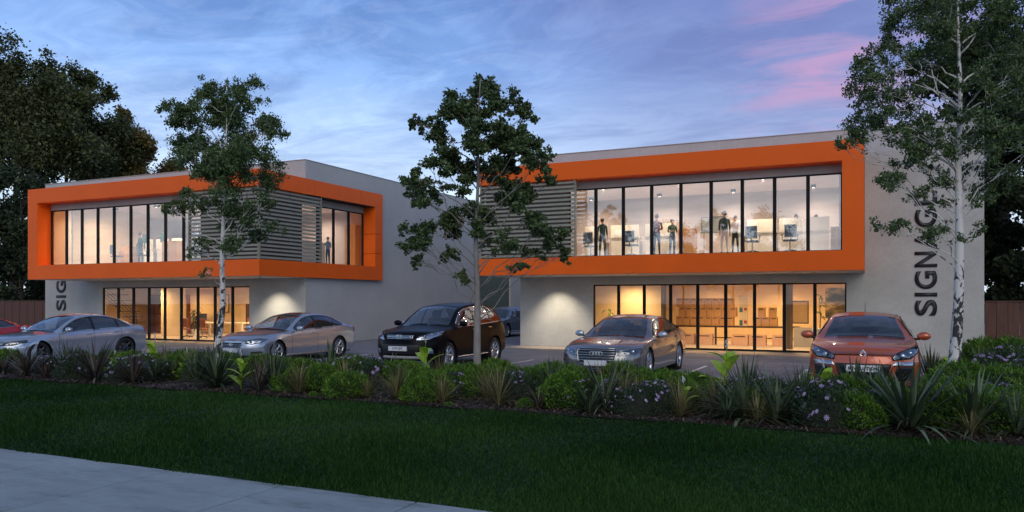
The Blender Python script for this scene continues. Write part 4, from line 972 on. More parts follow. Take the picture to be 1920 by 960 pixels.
        b = MB(); b.tube([(sd * (w0 - .04), l_ + .02, zz - .06), (sd * (w0 + .09), l_ + .01, zz - .05)], .022, 8); b.build('mirror_arm', M_trim, mo, True, local=True)
        b = MB(); b.bbox(sd * (w0 + .15) - .09, sd * (w0 + .15) + .09, l_ + .05, l_ + .066, zz - .055, zz + .055, .006); b.build('mirror_glass', M_chrome, mo, local=True)
    # wheels
    for a in axles:
        for sd in (1, -1):
            wv = thing('wheel', None, None, (sd * (Wm - .125), a, tr)); wv.parent = root; R2 = tr * S.get('rim', .70)
            b = MB(); b.lathe([(R2, -.10), (R2 + .015, -.108), (tr - .03, -.112), (tr - .006, -.09), (tr, -.06), (tr, .06), (tr - .006, .09), (tr - .03, .112), (R2 + .015, .108), (R2, .10), (R2, -.10)], 40, 'X'); b.build('tyre', M_rubber, wv, True, local=True)
            b = MB(); b.lathe([(R2 + .004, .104 * sd), (R2 - .016, .10 * sd), (R2 - .022, .05 * sd), (R2 - .03, -.06 * sd)], 36, 'X'); b.lathe([(0, .078 * sd), (.05, .078 * sd), (.058, .066 * sd), (.06, .03 * sd)], 20, 'X')
            ns = S.get('spokes', 7)
            for k in range(ns):
                t0 = 2 * math.pi * k / ns
                for dt in ((-.13, .13) if S.get('twin') else (0,)):
                    ww = .016 if S.get('twin') else .026; vs = []
                    for rr, wd, dx in ((.045, ww * 1.2, .072), (R2 * .6, ww, .075), (R2 - .012, ww * 1.2, .094)):
                        an = t0 + dt * (rr / R2)
                        er = Vector((0, math.cos(an), math.sin(an))); et = Vector((0, -math.sin(an), math.cos(an)))
                        for sx, dd in ((-1, -.02), (-.6, 0), (.6, 0), (1, -.02)): vs.append(er * rr + et * wd * sx + Vector((sd * (dx + dd), 0, 0)))
                    b.add(vs, [(q * 4 + r, q * 4 + r + 1, q * 4 + r + 5, q * 4 + r + 4) for q in range(2) for r in range(3)])
            b.build('rim', S.get('alloy', M_alloy), wv, True, local=True)
            b = MB(); b.lathe([(0, .0 * sd), (R2 * .72, .0 * sd), (R2 * .72, -.02 * sd)], 24, 'X'); b.build('brake_disc', M_grey, wv, local=True)
            b = MB(); b.lathe([(ar + .02, .10 * sd - .0), (ar + .02, -.16 * sd), (0, -.16 * sd)], 24, 'X'); b.build('arch_liner', M_trim, wv, local=True)
    # underside, cabin
    b = MB(); b.box(-Wm * .80, Wm * .80, .35, L_ - .35, fzb(L_ / 2) - .03, fzb(L_ / 2) + .05); b.build('underbody', M_trim, root, local=True)
    c0 = S['cowl']; ch = fzs(c0 + .6)
    b = MB(); b.bbox(-Wm * .80, Wm * .80, c0 + .02, c0 + .42, .55, ch - .03, .05); b.build('dashboard', M_trim, root, local=True)
    b = MB(); b.box(-Wm * .82, Wm * .82, c0, S['seats'][-1] + .5, .35, .45); b.build('cabin_floor', M_trim, root, local=True)
    for i_, ls in enumerate(S['seats']):
        for sx in (-.37, .37):
            b = MB(); b.bbox(sx - .25, sx + .25, ls, ls + .5, .42, .58, .05); b.bbox(sx - .24, sx + .24, ls + .42, ls + .56, .55, S['H'] - .42, .05); b.bbox(sx - .13, sx + .13, ls + .46, ls + .55, S['H'] - .41, S['H'] - .24, .04); b.build('seat', M_seat, root, local=True)
    b = MB(); rr = .18; cc = Vector((.36, c0 + .58, ch - .02)); pts = [cc + Vector((rr * math.cos(a), .35 * rr * math.sin(a), rr * math.sin(a))) for a in [2 * math.pi * k / 20 for k in range(21)]]; b.tube(pts, .013, 6); b.build('steering_wheel', M_trim, root, local=True)
    b = MB(); b.bbox(-.11, .11, ws1 - .12, ws1 - .10, fzt(ws1) - .16, fzt(ws1) - .09, .01); b.build('rear_view_mirror', M_trim, root, local=True)
    for dx in (-.45, .15): line('wiper', 'top', [(dx, ws0 + .02), (dx + .52, ws0 + .05)], M_trim, .008, .012)
    # front: lights, grille, plate
    for sd in (1, -1):
        hp = [(sd * x, z) for x, z in S['headlight']]
        h = decal('headlight', 'front', hp, S.get('lampin', M_lampin), .004, .03, .02)
        for (x, z, r_, mm) in S['bowls']:
            q = proj('front', sd * x, z)
            if q: b = MB(); b.ell(q[0] + q[1] * .004, (r_, .022, r_), 16, 8); b.build('lamp_bowl', mm, h, True, local=True)
        decal('lens', 'front', hp, M_lens, .016, .03, .02, parent=h)
        line('lamp_surround', 'front', hp, S.get('lampsur', M_trim), .008, .012, parent=h, closed=True, step=.04)
        if 'fog' in S: decal('fog_lamp', 'front', [(sd * x, z) for x, z in S['fog']], S.get('fogm', M_trim), .005, .03)
        if 'tail' in S: decal('tail_light', 'rear', [(sd * x, z) for x, z in S['tail']], M_tail, .006, .03, .02)
        if 'tailside' in S: decal('tail_light', 'R' if sd > 0 else 'L', S['tailside'], M_tail, .008, .03, .02)
    for nm, poly, mm, off in S.get('panels', []): decal(nm, 'front', poly, mm, off, .04, .012)
    for z, x, r_ in S.get('bars', []): line('grille_bar', 'front', [(-x, z), (x, z)], S.get('barm', M_chrome), r_, .010, step=.05)
    if 'gsur' in S: line('grille_surround', 'front', S['gsur'], M_chrome, .011, .010, closed=True, step=.05)
    pz = S['platez']; h = proj('front', 0, pz)[0]; y_ = h.y - .022
    pl = MB(); pl.bbox(-.26, .26, y_ - .008, y_ + .03, pz - .056, pz + .056, .004); po = pl.build('number_plate', M_plate, root, local=True)
    if S.get('ptext'):
        cu = bpy.data.curves.new('plate_text', 'FONT'); cu.body = S['ptext']; cu.size = .074; cu.align_x = 'CENTER'; cu.align_y = 'CENTER'; cu.offset = .002; cu.extrude = .001
        tmp = bpy.data.objects.new('t', cu); COL.objects.link(tmp); bpy.context.view_layer.update(); me = bpy.data.meshes.new_from_object(tmp); bpy.data.objects.remove(tmp)
        me.transform(Matrix.Translation((0, y_ - .011, pz)) @ Matrix.Rotation(R(90), 4, 'X')); me.materials.clear(); me.materials.append(M_dark); link(bpy.data.objects.new('plate_text', me), po)
    bz, kind = S['badge']; h = proj('front', 0, bz)[0]; y_ = h.y - .016; b = MB()
    def ring(cx, r_, tr_=.006, sx=1): b.tube([(cx + sx * r_ * math.cos(a), y_, bz + r_ * math.sin(a)) for a in [2 * math.pi * k / 20 for k in range(21)]], tr_, 6)
    if kind == 'rings': [ring(x, .045, .008) for x in (-.099, -.033, .033, .099)]
    elif kind == 'oval': ring(0, .045, .007, 1.35); b.tube([(-.03, y_, bz + .025), (-.005, y_, bz - .02), (.035, y_, bz - .02)], .007, 6)
    elif kind == 'H':
        b.tube([(-.045, y_ - .005, bz + .045), (-.03, y_ - .005, bz - .045)], .010, 6); b.tube([(.045, y_ - .005, bz + .045), (.03, y_ - .005, bz - .045)], .010, 6); b.tube([(-.035, y_ - .005, bz), (.035, y_ - .005, bz)], .010, 6)
        b.tube([(-.065, y_, bz + .055), (.065, y_, bz + .055), (.052, y_, bz - .055), (-.052, y_, bz - .055), (-.065, y_, bz + .055)], .007, 6)
    elif kind == 'diamond':
        o_ = [(0, .085), (.065, 0), (0, -.085), (-.065, 0)]; i_ = [(0, .038), (.028, 0), (0, -.038), (-.028, 0)]
        vs = [(x, y_, bz + z) for x, z in o_] + [(x, y_ - .008, bz + z) for x, z in [(a * .6 + c * .4, b2 * .6 + d2 * .4) for (a, b2), (c, d2) in zip(o_, i_)]] + [(x, y_ + .002, bz + z) for x, z in i_]
        b.add(vs, [(q + 4 * r, (q + 1) % 4 + 4 * r, (q + 1) % 4 + 4 * r + 4, q + 4 * r + 4) for r in range(2) for q in range(4)])
    b.build('badge', mat('bright_badge', (.85, .86, .88), .2, metal=.6), root, False, local=True)
    if S.get('aerial'): b = MB(); l_, x_, hh = S['aerial']; p = proj('top', x_, l_)[0]; b.tube([p, p + Vector((0, hh * .5, hh))], [.008, .004], 6); b.build('aerial', M_trim, root, local=True)
    if S.get('sunroof'): a0, a1 = S['sunroof']; decal('sunroof', 'top', [(-.40, a0), (.40, a0), (.40, a1), (-.40, a1)], mat('dark_glass_roof', (.01, .01, .012), .05, coat=1), .004, .08, .05)
    if S.get('skirt'): 
        for sd, md in ((1, 'R'), (-1, 'L')): line('sill_trim', md, [(axles[0] + ar + .06, fzb(2) + .03), (axles[1] - ar - .06, fzb(2) + .03)], S['skirt'], .022, .004)
    if S.get('rails'):
        for sx in (-.5, .5): pass
    return root
def sedan(L_, W_, H_, wb, fo, **kw):
    k = L_ / 4.6; h = H_ / 1.43
    def T(tab, kk=k, hh=h): return [(a * kk, b * hh) for a, b in tab]
    S = dict(name='saloon_car', L=L_, W=W_, H=H_, tyre=.325, axles=(fo, fo + wb), znose=.52,
        zt=T([(0, .68), (.06, .74), (.2, .80), (.6, .87), (1.2, .935), (1.34, .945), (1.75, 1.175), (2.10, 1.345), (2.3, 1.395), (2.65, 1.43), (3.05, 1.415), (3.4, 1.345), (3.75, 1.21), (4.02, 1.09), (4.15, 1.065), (4.45, 1.055), (4.6, .99)]),
        zs=T([(0, .63), (.06, .68), (.25, .74), (.7, .81), (1.25, .88), (2.2, .915), (3.0, .95), (3.7, .99), (4.3, .985), (4.6, .92)]),
        zb=[(0, .26), (.25, .20), (L_ * .5, .19), (L_ - .3, .22), (L_, .32)],
        wr=[(0, W_ * .70), (.3, W_ * .74), (1.2 * k, W_ * .80), (1.4 * k, W_ * .80), (2.1 * k, W_ * .655), (2.7 * k, W_ * .64), (3.3 * k, W_ * .64), (4.0 * k, W_ * .76), (L_, W_ * .74)],
        cr=[(0, .03), (1.2 * k, .045), (2.0 * k, .05), (3.2 * k, .05), (4.0 * k, .035), (L_, .03)],
        w=[(0, W_ * .955), (.3, W_ * .98), (.9, W_), (L_ - 1, W_), (L_ - .2, W_ * .97), (L_, W_ * .95)],
        cowl=1.30 * k, wscr=(1.34 * k, 2.16 * k), rwin=(3.32 * k, 4.0 * k), swin=(1.55 * k, 3.80 * k), pillars=[2.52 * k, 3.36 * k], door=(1.42 * k, 2.52 * k, 3.42 * k), mirror=(1.62 * k, .98 * h), seats=(2.05 * k, 2.95 * k),
        headlight=[(.42, .60), (.50, .66), (.72, .70), (.80, .70), (.80, .64), (.66, .58)], bowls=[(.60, .635, .04, M_lampdk), (.71, .655, .035, M_lampdk)],
        tailside=[(L_ - .28, .80), (L_ - .12, .80), (L_ - .10, .98), (L_ - .34, .96)], tail=[(.50, .80), (.80, .80), (.80, .96), (.5, .94)], platez=.45, badge=(.60, 'oval'), panels=[], bars=[])
    S.update(kw); return S
P_silver = paint('silver_paint', (.46, .51, .58), .72, .28); P_grey = paint('bronze_grey_paint', (.235, .225, .225), .7, .26); P_black = mat('black_paint', (.003, .003, .0035), .3, coat=.0, spec=.12)
P_copper = paint('copper_orange_paint', (.52, .105, .035), .35, .32); P_red = paint('red_paint', (.42, .015, .02), .2, .3); P_sg = paint('steel_grey_paint', (.16, .19, .23), .7, .3)
trimp = lambda *a: list(a)
# far left: sporty silver saloon
car(sedan(4.58, .90, 1.42, 2.73, .83, name='saloon_car', paint=P_silver, alloy=M_alloyd, spokes=8, tyre=.335, rim=.74, bowF=.5,
    headlight=[(.40, .585), (.60, .675), (.82, .715), (.84, .665), (.68, .59)], lampin=M_lampdk, bowls=[(.60, .63, .036, M_lampin), (.72, .66, .032, M_lampin)],
    panels=[('grille', [(-.30, .52), (.30, .52), (.36, .60), (-.36, .60)], M_trim, .006), ('lower_grille', [(-.34, .26), (.34, .26), (.42, .38), (-.42, .38)], M_trim, .006)], fog=[(.58, .30), (.80, .30), (.80, .40), (.62, .42)],
    gsur=[(-.30, .52), (.30, .52), (.36, .60), (-.36, .60)], badge=(.56, 'oval')), 'silver sports saloon with dark alloy wheels parked at the far left, beside the red coupe', (-21.75, 13.1, -.012))
car(sedan(4.84, .91, 1.43, 2.85, .86, paint=P_silver, sunroof=(2.35, 2.95), spokes=7, twin=True, tyre=.33, rim=.72,
    headlight=[(.44, .60), (.52, .68), (.74, .72), (.85, .70), (.80, .62), (.62, .575)], bowls=[(.58, .635, .042, M_lampdk), (.71, .655, .038, M_lens)],
    panels=[('grille', [(-.33, .47), (.33, .47), (.40, .655), (-.40, .655)], M_trim, .006)], gsur=[(-.33, .47), (.33, .47), (.40, .655), (-.40, .655)], bars=[(.52, .33, .006), (.56, .35, .006), (.61, .37, .006)], fog=[(.58, .30), (.82, .32), (.82, .38), (.60, .37)], badge=(.565, 'oval'), platez=.40, skirt=M_chrome),
    'pale silver saloon with multi-spoke wheels and a dark sunroof, parked right of the left birch', (-16.45, 16.55, -.012))
k = 5.14 / 4.6
car(sedan(5.14, .955, 1.46, 2.99, .98, paint=P_grey, spokes=10, tyre=.36, rim=.74, bowF=.42, mpaint=P_silver,
    headlight=[(.47, .60), (.52, .69), (.72, .735), (.88, .755), (.88, .67), (.80, .60)], lampin=M_lampdk, bowls=[(.76, .675, .042, M_lampin), (.62, .655, .030, M_lampin)],
    panels=[('grille', [(-.40, .42), (.40, .42), (.46, .68), (.42, .74), (-.42, .74), (-.46, .68)], M_trim, .006), ('lower_grille', [(-.44, .24), (.44, .24), (.42, .33), (-.42, .33)], M_trim, .006)],
    gsur=[(-.40, .42), (.40, .42), (.46, .68), (.42, .74), (-.42, .74), (-.46, .68)], bars=[(.49, .41, .009), (.545, .42, .009), (.60, .43, .009), (.655, .44, .009), (.705, .43, .009), (.27, .44, .007), (.31, .43, .007)],
    badge=(.635, 'rings'), platez=.43, fog=[(.56, .28), (.86, .30), (.86, .42), (.58, .38)], lampsur=M_chrome),
    'large grey bronze saloon with a tall chrome grille parked before the shop windows', (-5.58, 16.35, -.012))
# black sport utility car
suv = sedan(4.53, .91, 1.68, 2.62, .92); suv.update(dict(name='suv_car', paint=P_black, tyre=.352, gap=.06, rim=.70, spokes=9, znose=.66,
    zt=[(0, .84), (.06, .92), (.2, .98), (.7, 1.04), (1.10, 1.085), (1.2, 1.11), (1.6, 1.37), (1.95, 1.565), (2.15, 1.615), (2.6, 1.665), (3.1, 1.68), (3.6, 1.655), (4.0, 1.60), (4.15, 1.50), (4.38, 1.15), (4.46, 1.05), (4.53, .92)],
    zs=[(0, .80), (.06, .86), (.25, .92), (.7, .98), (1.15, 1.02), (2.2, 1.06), (3.2, 1.10), (4.0, 1.14), (4.38, 1.08), (4.53, .88)],
    zb=[(0, .30), (.25, .25), (2.2, .27), (4.2, .28), (4.53, .36)], cr=[(0, .03), (1.1, .05), (2.0, .06), (3.8, .06), (4.2, .04), (4.53, .03)],
    wr=[(0, .66), (.3, .70), (1.1, .75), (1.25, .75), (1.95, .62), (2.7, .60), (3.6, .60), (4.1, .58), (4.38, .68), (4.53, .66)],
    w=[(0, .875), (.3, .895), (.9, .91), (3.6, .91), (4.3, .89), (4.53, .87)],
    cowl=1.16, wscr=(1.2, 2.0), rwin=(4.08, 4.36), swin=(1.42, 4.02), swtaper=.7, pillars=[2.42, 3.34], door=(1.30, 2.42, 3.36), mirror=(1.48, 1.14), seats=(1.95, 2.85),
    headlight=[(.42, .76), (.50, .85), (.70, .93), (.86, .98), (.86, .86), (.72, .77)], bowls=[(.62, .835, .05, M_lampdk), (.74, .88, .05, M_lens)],
    panels=[('grille', [(-.36, .79), (.36, .79), (.38, .88), (-.38, .88)], M_trim, .006), ('lower_grille', [(-.50, .42), (.50, .42), (.56, .66), (-.56, .66)], M_trim, .006), ('skid_plate', [(-.55, .31), (.55, .31), (.50, .38), (-.50, .38)], M_grey, .008)],
    bars=[(.835, .35, .024)], gsur=[(-.36, .80), (.36, .80), (.37, .87), (-.37, .87)], fog=[(.62, .44), (.80, .44), (.80, .54), (.62, .54)], fogm=M_lampin,
    tailside=[(4.24, .85), (4.42, .85), (4.34, 1.30), (4.22, 1.30)], tail=[(.62, .85), (.84, .85), (.76, 1.3), (.62, 1.3)], badge=(.835, 'H'), platez=.56, ptext='1177 CFT', aerial=(3.3, .25, .28), skirt=M_alloy, handle=M_chrome, trimtop=M_chrome, rglass=M_carglass))
suv.pop('sunroof', None)
car(suv, 'black sport utility car with bright headlights parked behind the slim middle tree', (-11.0, 16.75, -.012), scale=1.04)
# orange hatchback
hat = sedan(4.30, .90, 1.44, 2.64, .88); hat.update(dict(name='hatchback_car', paint=P_copper, tyre=.33, rim=.72, spokes=5, znose=.66, bowF=.46,
    zt=[(0, .75), (.05, .83), (.15, .875), (.6, .94), (1.10, .985), (1.2, 1.0), (1.6, 1.20), (1.95, 1.355), (2.15, 1.40), (2.5, 1.435), (3.0, 1.42), (3.5, 1.35), (3.9, 1.22), (4.15, 1.05), (4.30, .95)],
    zs=[(0, .71), (.05, .77), (.25, .84), (.7, .885), (1.15, .92), (2.2, .95), (3.2, 1.0), (3.9, 1.03), (4.30, .90)],
    wr=[(0, .70), (.3, .72), (1.1, .77), (1.25, .76), (1.95, .60), (2.7, .58), (3.5, .56), (4.0, .60), (4.30, .66)], cr=[(0, .03), (1.1, .045), (2.0, .05), (3.8, .05), (4.3, .03)],
    w=[(0, .87), (.3, .89), (.9, .90), (3.4, .90), (4.1, .88), (4.3, .85)], zb=[(0, .22), (.25, .19), (2.2, .19), (4.0, .22), (4.30, .32)],
    cowl=1.17, wscr=(1.2, 2.02), rwin=(3.55, 4.1), swin=(1.45, 3.7), pillars=[2.6], door=(1.32, 2.62), mirror=(1.42, 1.015), seats=(1.95, 2.75),
    headlight=[(.46, .65), (.44, .71), (.56, .785), (.84, .87), (.86, .79), (.72, .675)], lampin=M_lampdk, bowls=[(.60, .72, .05, M_lampin), (.72, .765, .035, M_lampin)],
    panels=[('lower_grille', [(-.34, .28), (.34, .28), (.44, .59), (-.44, .59)], M_trim, .006), ('light_blade', [(.44, .55), (.78, .55), (.80, .625), (.48, .625)], M_alloy, .010), ('light_blade', [(-.78, .55), (-.44, .55), (-.48, .625), (-.80, .625)], M_alloy, .010), ('air_intake', [(.44, .28), (.76, .32), (.78, .54), (.52, .54)], M_trim, .006), ('air_intake', [(-.76, .32), (-.44, .28), (-.52, .54), (-.78, .54)], M_trim, .006)],
    gsur=None, bars=[], badge=(.745, 'diamond'), platez=.51, ptext='REVOLUTION', aerial=(3.2, .0, .2), tail=[(.5, .8), (.84, .8), (.84, .94), (.5, .94)], tailside=[(4.0, .78), (4.2, .78), (4.18, .95), (3.9, .95)])); hat.pop('gsur')
car(hat, 'copper orange hatchback with a diamond badge parked facing the right flower bed', (-.20, 15.75, -.012), scale=1.09)
# steel grey estate in the driveway and the red coupe
est = dict(suv); est.update(dict(name='estate_car', paint=P_sg, badge=(.79, 'oval'), ptext=None, aerial=None, spokes=7, tyre=.34, zt=[(a, b * .90) for a, b in suv['zt']], zs=[(a, b * .88) for a, b in suv['zs']], znose=.58, H=1.5,
    headlight=[(.46, .66), (.50, .74), (.86, .80), (.86, .70)], bowls=[(.64, .72, .045, M_lampin)], panels=[('grille', [(-.38, .60), (.38, .60), (.40, .72), (-.40, .72)], M_trim, .006)], bars=[], gsur=[(-.38, .60), (.38, .60), (.40, .72), (-.40, .72)], platez=.45, badge_=0, mirror=(1.48, 1.02)))
est['badge'] = (.66, 'oval'); est['tail'] = [(.62, .75), (.84, .75), (.8, 1.0), (.62, 1.0)]; est['tailside'] = [(4.24, .75), (4.42, .75), (4.36, 1.0), (4.24, 1.0)]
car(est, 'steel grey estate car coming down the driveway behind the black car', (-17.1, 33.3, -.012))
car(sedan(4.4, .90, 1.30, 2.6, .85, name='coupe_car', paint=P_red, door=(1.36, 2.6), pillars=[2.5], platez=.42), 'red coupe at the far left edge behind the silver sports saloon', (-27.35, 13.3, -.012))
# ================================================================ TREES
def leafcloud(centers, spread, n, size, droop=0., aspect=.55, flat=0.):
    """n rhombic leaves spread round the given points"""
    C = np.array([c[:3] for c in centers]); wts = np.array([c[3] for c in centers]); wts = wts / wts.sum()
    k = np.random.choice(len(C), n, p=wts); sp = np.array([c[4] for c in centers])[k]
    off = np.random.normal(0, 1, (n, 3)) * sp[:, None] * np.array([1, 1, .8 - flat * .4]); off[:, 2] -= droop * np.abs(np.random.normal(0, 1, n)) * sp
    c = C[k] + off; u = np.random.normal(0, 1, (n, 3)); u[:, 2] -= droop * 1.6; u /= np.linalg.norm(u, axis=1)[:, None]
    w = np.cross(u, np.random.normal(0, 1, (n, 3))); w /= np.linalg.norm(w, axis=1)[:, None]
    s = size * np.random.uniform(.55, 1.25, n)[:, None]; V = np.empty((n, 4, 3))
    V[:, 0] = c - u * s * .5; V[:, 1] = c + w * s * aspect * .5; V[:, 2] = c + u * s * .5; V[:, 3] = c - w * s * aspect * .5
    clump = np.random.rand(len(C))[k]; return V.reshape(-1, 3), np.clip(.25 * clump + .75 * np.random.rand(n) ** 1.4, 0, 1)
def wob(a, b, n, amp, rng, sag=0):
    a, b = Vector(a), Vector(b); out_ = []; d = (b - a); l = d.length
    q = [Vector((rng.gauss(0, 1), rng.gauss(0, 1), rng.gauss(0, 1))) * amp * l for _ in range(n + 1)]
    for i in range(n + 1):
        t = i / n; out_.append(a + d * t + (q[i] * math.sin(math.pi * t)) + Vector((0, 0, -sag * l * math.sin(math.pi * t))))
    return out_
def tree(name, label, base, trunk, clumps, leaf_m, bark, nleaf, size, tr=.09, droop=0., group=None, seed=1, twigs=7, aspect=.55, cspread=.36, limb=.3, cat='tree', depth_=.8, split=False):
    """trunk: list of (dx, dz) points; clumps: (dx, z, radius) in the tree's own frame, thrown to random depth"""
    rng = random.Random(seed); np.random.seed(seed); root = thing(name, label, cat, base, group=group); b = MB()
    T_ = [Vector((x, rng.gauss(0, .03), z)) for x, z in trunk]; H_ = T_[-1].z
    # smooth trunk
    tp = []
    for i in range(len(T_) - 1):
        for k in range(4): tp.append(T_[i].lerp(T_[i + 1], k / 4))
    tp.append(T_[-1]); rad = [max(.012, tr * (1 - .93 * (p.z / H_) ** .9)) * (1.25 if p.z < .15 else 1) for p in tp]
    b.tube(tp, rad, 10); pts = []
    def trunk_at(z):
        for i in range(len(tp) - 1):
            if tp[i].z <= z <= tp[i + 1].z: return tp[i].lerp(tp[i + 1], (z - tp[i].z) / max(1e-4, tp[i + 1].z - tp[i].z)), rad[i]
        return tp[-1], rad[-1]
    branches = MB()
    lat = Vector((CS, SN, 0)); dep = Vector((-SN, CS, 0))                      # spread sideways as seen from the street
    for (dx, z, r) in clumps:
        wd = rng.uniform(-1, 1) * depth_ * min(1.6, .5 + r); c = lat * dx + dep * wd + Vector((0, 0, z))
        horiz = math.hypot(dx, wd); z0 = max(trunk[0][1] + .25 * H_ * .6, z - horiz * rng.uniform(.55, 1.0) - r * .3); z0 = min(z0, z - .05, H_ * .93)
        p0, r0 = trunk_at(z0); bp = wob(p0, c, 6, .035, rng, -.04); br = min(r0 * .62, tr * limb * (r + .25))
        branches.tube(bp, [max(.005, br * (1 - .85 * i / 6)) for i in range(7)], 6)
        if split:
            for _ in range(4):
                sc = c + Vector((rng.gauss(0, 1), rng.gauss(0, 1), rng.gauss(0, .8))) * r * .62; sr = r * rng.uniform(.42, .68)
                sb = wob(bp[rng.randint(3, 5)], sc, 4, .06, rng, -.03); branches.tube(sb, [max(.004, br * .45 * (1 - .7 * i / 4)) for i in range(5)], 5, False)
                for q in range(twigs):
                    e_ = sc + Vector((rng.gauss(0, 1), rng.gauss(0, 1), rng.gauss(0, .8))) * sr * .62; tw = wob(sb[rng.randint(2, 4)], e_, 2, .06, rng); branches.tube(tw, [.0035, .0028, .002], 3, False)
                    pts.append((e_.x, e_.y, e_.z, sr * sr / twigs * 1.3, sr * cspread * 1.1))
                pts.append((sc.x, sc.y, sc.z, sr * sr * .4, sr * cspread * 1.2))
            continue
        for q in range(twigs):
            s_ = bp[rng.randint(4, 6)]; e_ = c + Vector((rng.gauss(0, 1), rng.gauss(0, 1), rng.gauss(0, .8))) * r * .60
            tw = wob(s_, e_, 3, .06, rng); branches.tube(tw, [max(.0035, br * .28), max(.003, br * .2), .003, .002], 4, False)
            pts.append((e_.x, e_.y, e_.z, r * r / twigs * 1.3, r * cspread)); m_ = tw[2]; pts.append((m_.x, m_.y, m_.z, r * r / twigs * .5, r * cspread * .8))
        pts.append((c.x, c.y, c.z, r * r * .4, r * cspread * 1.2))
    b.build('trunk', bark, root, True, local=True); branches.build('branches', bark, root, True, local=True)
    V, rn = leafcloud(pts, 0, nleaf, size, droop, aspect); link(bpy.data.objects.new('crown', np_mesh('crown', V, 4, leaf_m, rn)), root); return root
def px_clumps(base, trunkpx, d, lst, jitter=.0):
    """clump list given as (column, row, radius) on the photograph, turned into metres at the tree's own distance"""
    return [((x - trunkpx) * d / F_PX, EYE + (HOR - y) * d / F_PX, r * d / F_PX) for x, y, r in lst]
def tloc(px, Y): X = at(px, Y); return (X, Y, 0), -X * SN + Y * CS
# left birch
loc, d = tloc(405, 12.7)
cl = px_clumps(loc, 405, d, [(400, 160, 22), (370, 185, 28), (345, 225, 30), (330, 258, 26), (335, 290, 22), (450, 165, 22), (465, 190, 26), (485, 215, 28), (505, 240, 26), (440, 215, 38), (410, 230, 38), (385, 255, 34), (470, 265, 38), (500, 285, 26), (430, 290, 40), (395, 305, 30), (365, 215, 26), (455, 320, 34), (490, 330, 24), (415, 340, 32), (375, 335, 26), (350, 380, 24), (330, 395, 16), (380, 385, 22), (470, 375, 34), (500, 385, 22), (440, 395, 28), (475, 420, 26), (455, 445, 22), (350, 460, 16), (375, 455, 14), (440, 460, 20), (398, 510, 9), (362, 300, 22), (420, 190, 30)])
tree('birch_tree', 'white stemmed birch with airy drooping crown standing before the left building corner', loc, [(0, 0), (.06, .9), (.17, 1.7), (.19, 2.7), (.26, 3.6), (.25, 4.6), (.30, 5.6), (.28, 6.6)], cl, M_leafB, M_birch, 52000, .062, .085, .6, seed=11, limb=.30, cspread=.26, twigs=5, split=True)
# middle tree
loc, d = tloc(897, 13.4)
cl = px_clumps(loc, 897, d, [(900, 150, 20), (875, 175, 28), (915, 175, 26), (850, 205, 28), (890, 215, 34), (935, 210, 32), (965, 200, 22), (985, 215, 14), (815, 235, 20), (785, 238, 14), (830, 260, 26), (870, 265, 32), (920, 262, 34), (965, 255, 32), (845, 300, 24), (1000, 285, 28), (1015, 310, 24), (960, 305, 30), (925, 320, 26), (880, 330, 22), (800, 335, 24), (770, 330, 16), (835, 345, 24), (790, 375, 24), (765, 362, 12), (955, 365, 32), (995, 370, 30), (940, 400, 30), (985, 410, 28), (810, 415, 28), (775, 438, 20), (840, 430, 22), (800, 465, 24), (780, 488, 14), (860, 400, 18), (1010, 440, 24), (1040, 450, 18), (1055, 475, 14), (1000, 475, 16), (975, 500, 12), (868, 525, 16), (960, 450, 22), (910, 440, 16), (840, 480, 18)])
tree('broadleaf_tree', 'slim young tree with small round leaves standing between the two buildings', loc, [(0, 0), (-.01, .8), (-.03, 1.8), (-.02, 3.0), (.0, 4.2), (.02, 5.2), (.03, 6.1)], cl, M_leafG, M_bark, 50000, .064, .088, .1, seed=5, aspect=.85, cspread=.25, twigs=5, split=True, limb=.34)
# right birch
loc, d = tloc(1789, 15.6)
cl = px_clumps(loc, 1800, d, [(1720, 20, 36), (1690, 60, 34), (1760, 50, 40), (1665, 90, 26), (1650, 130, 26), (1700, 120, 40), (1640, 170, 26), (1625, 190, 18), (1690, 180, 42), (1750, 130, 40), (1810, 60, 44), (1860, 40, 40), (1900, 80, 40), (1850, 110, 40), (1740, 200, 34), (1650, 230, 30), (1630, 260, 20), (1700, 245, 34), (1760, 260, 26), (1820, 170, 34), (1880, 160, 40), (1930, 140, 40), (1870, 230, 36), (1910, 260, 34), (1720, 300, 26), (1770, 310, 22), (1690, 330, 24), (1670, 340, 16), (1740, 350, 24), (1700, 415, 20), (1680, 412, 14), (1745, 440, 22), (1770, 425, 14), (1790, -20, 50), (1740, -40, 44), (1850, -40, 50), (1900, 10, 40), (1840, 290, 22), (1880, 320, 26), (1830, 380, 14), (1840, 430, 12), (1850, 360, 18), (1780, 380, 16), (1830, 240, 30), (1860, 280, 28), (1800, 230, 28), (1845, 320, 22), (1780, 265, 26), (1890, 300, 30), (1825, 330, 18), (1730, 260, 24), (1760, 100, 30)])
tree('birch_tree', 'tall white stemmed birch at the right, rising past the SIGNAGE wall', loc, [(-.08, 0), (.02, .9), (.07, 1.8), (.08, 3.0), (.06, 4.2), (.10, 5.4), (.06, 6.6), (.05, 7.6)], cl, M_leafB, M_birch, 58000, .058, .115, .6, seed=21, limb=.26, cspread=.26, twigs=5, split=True)
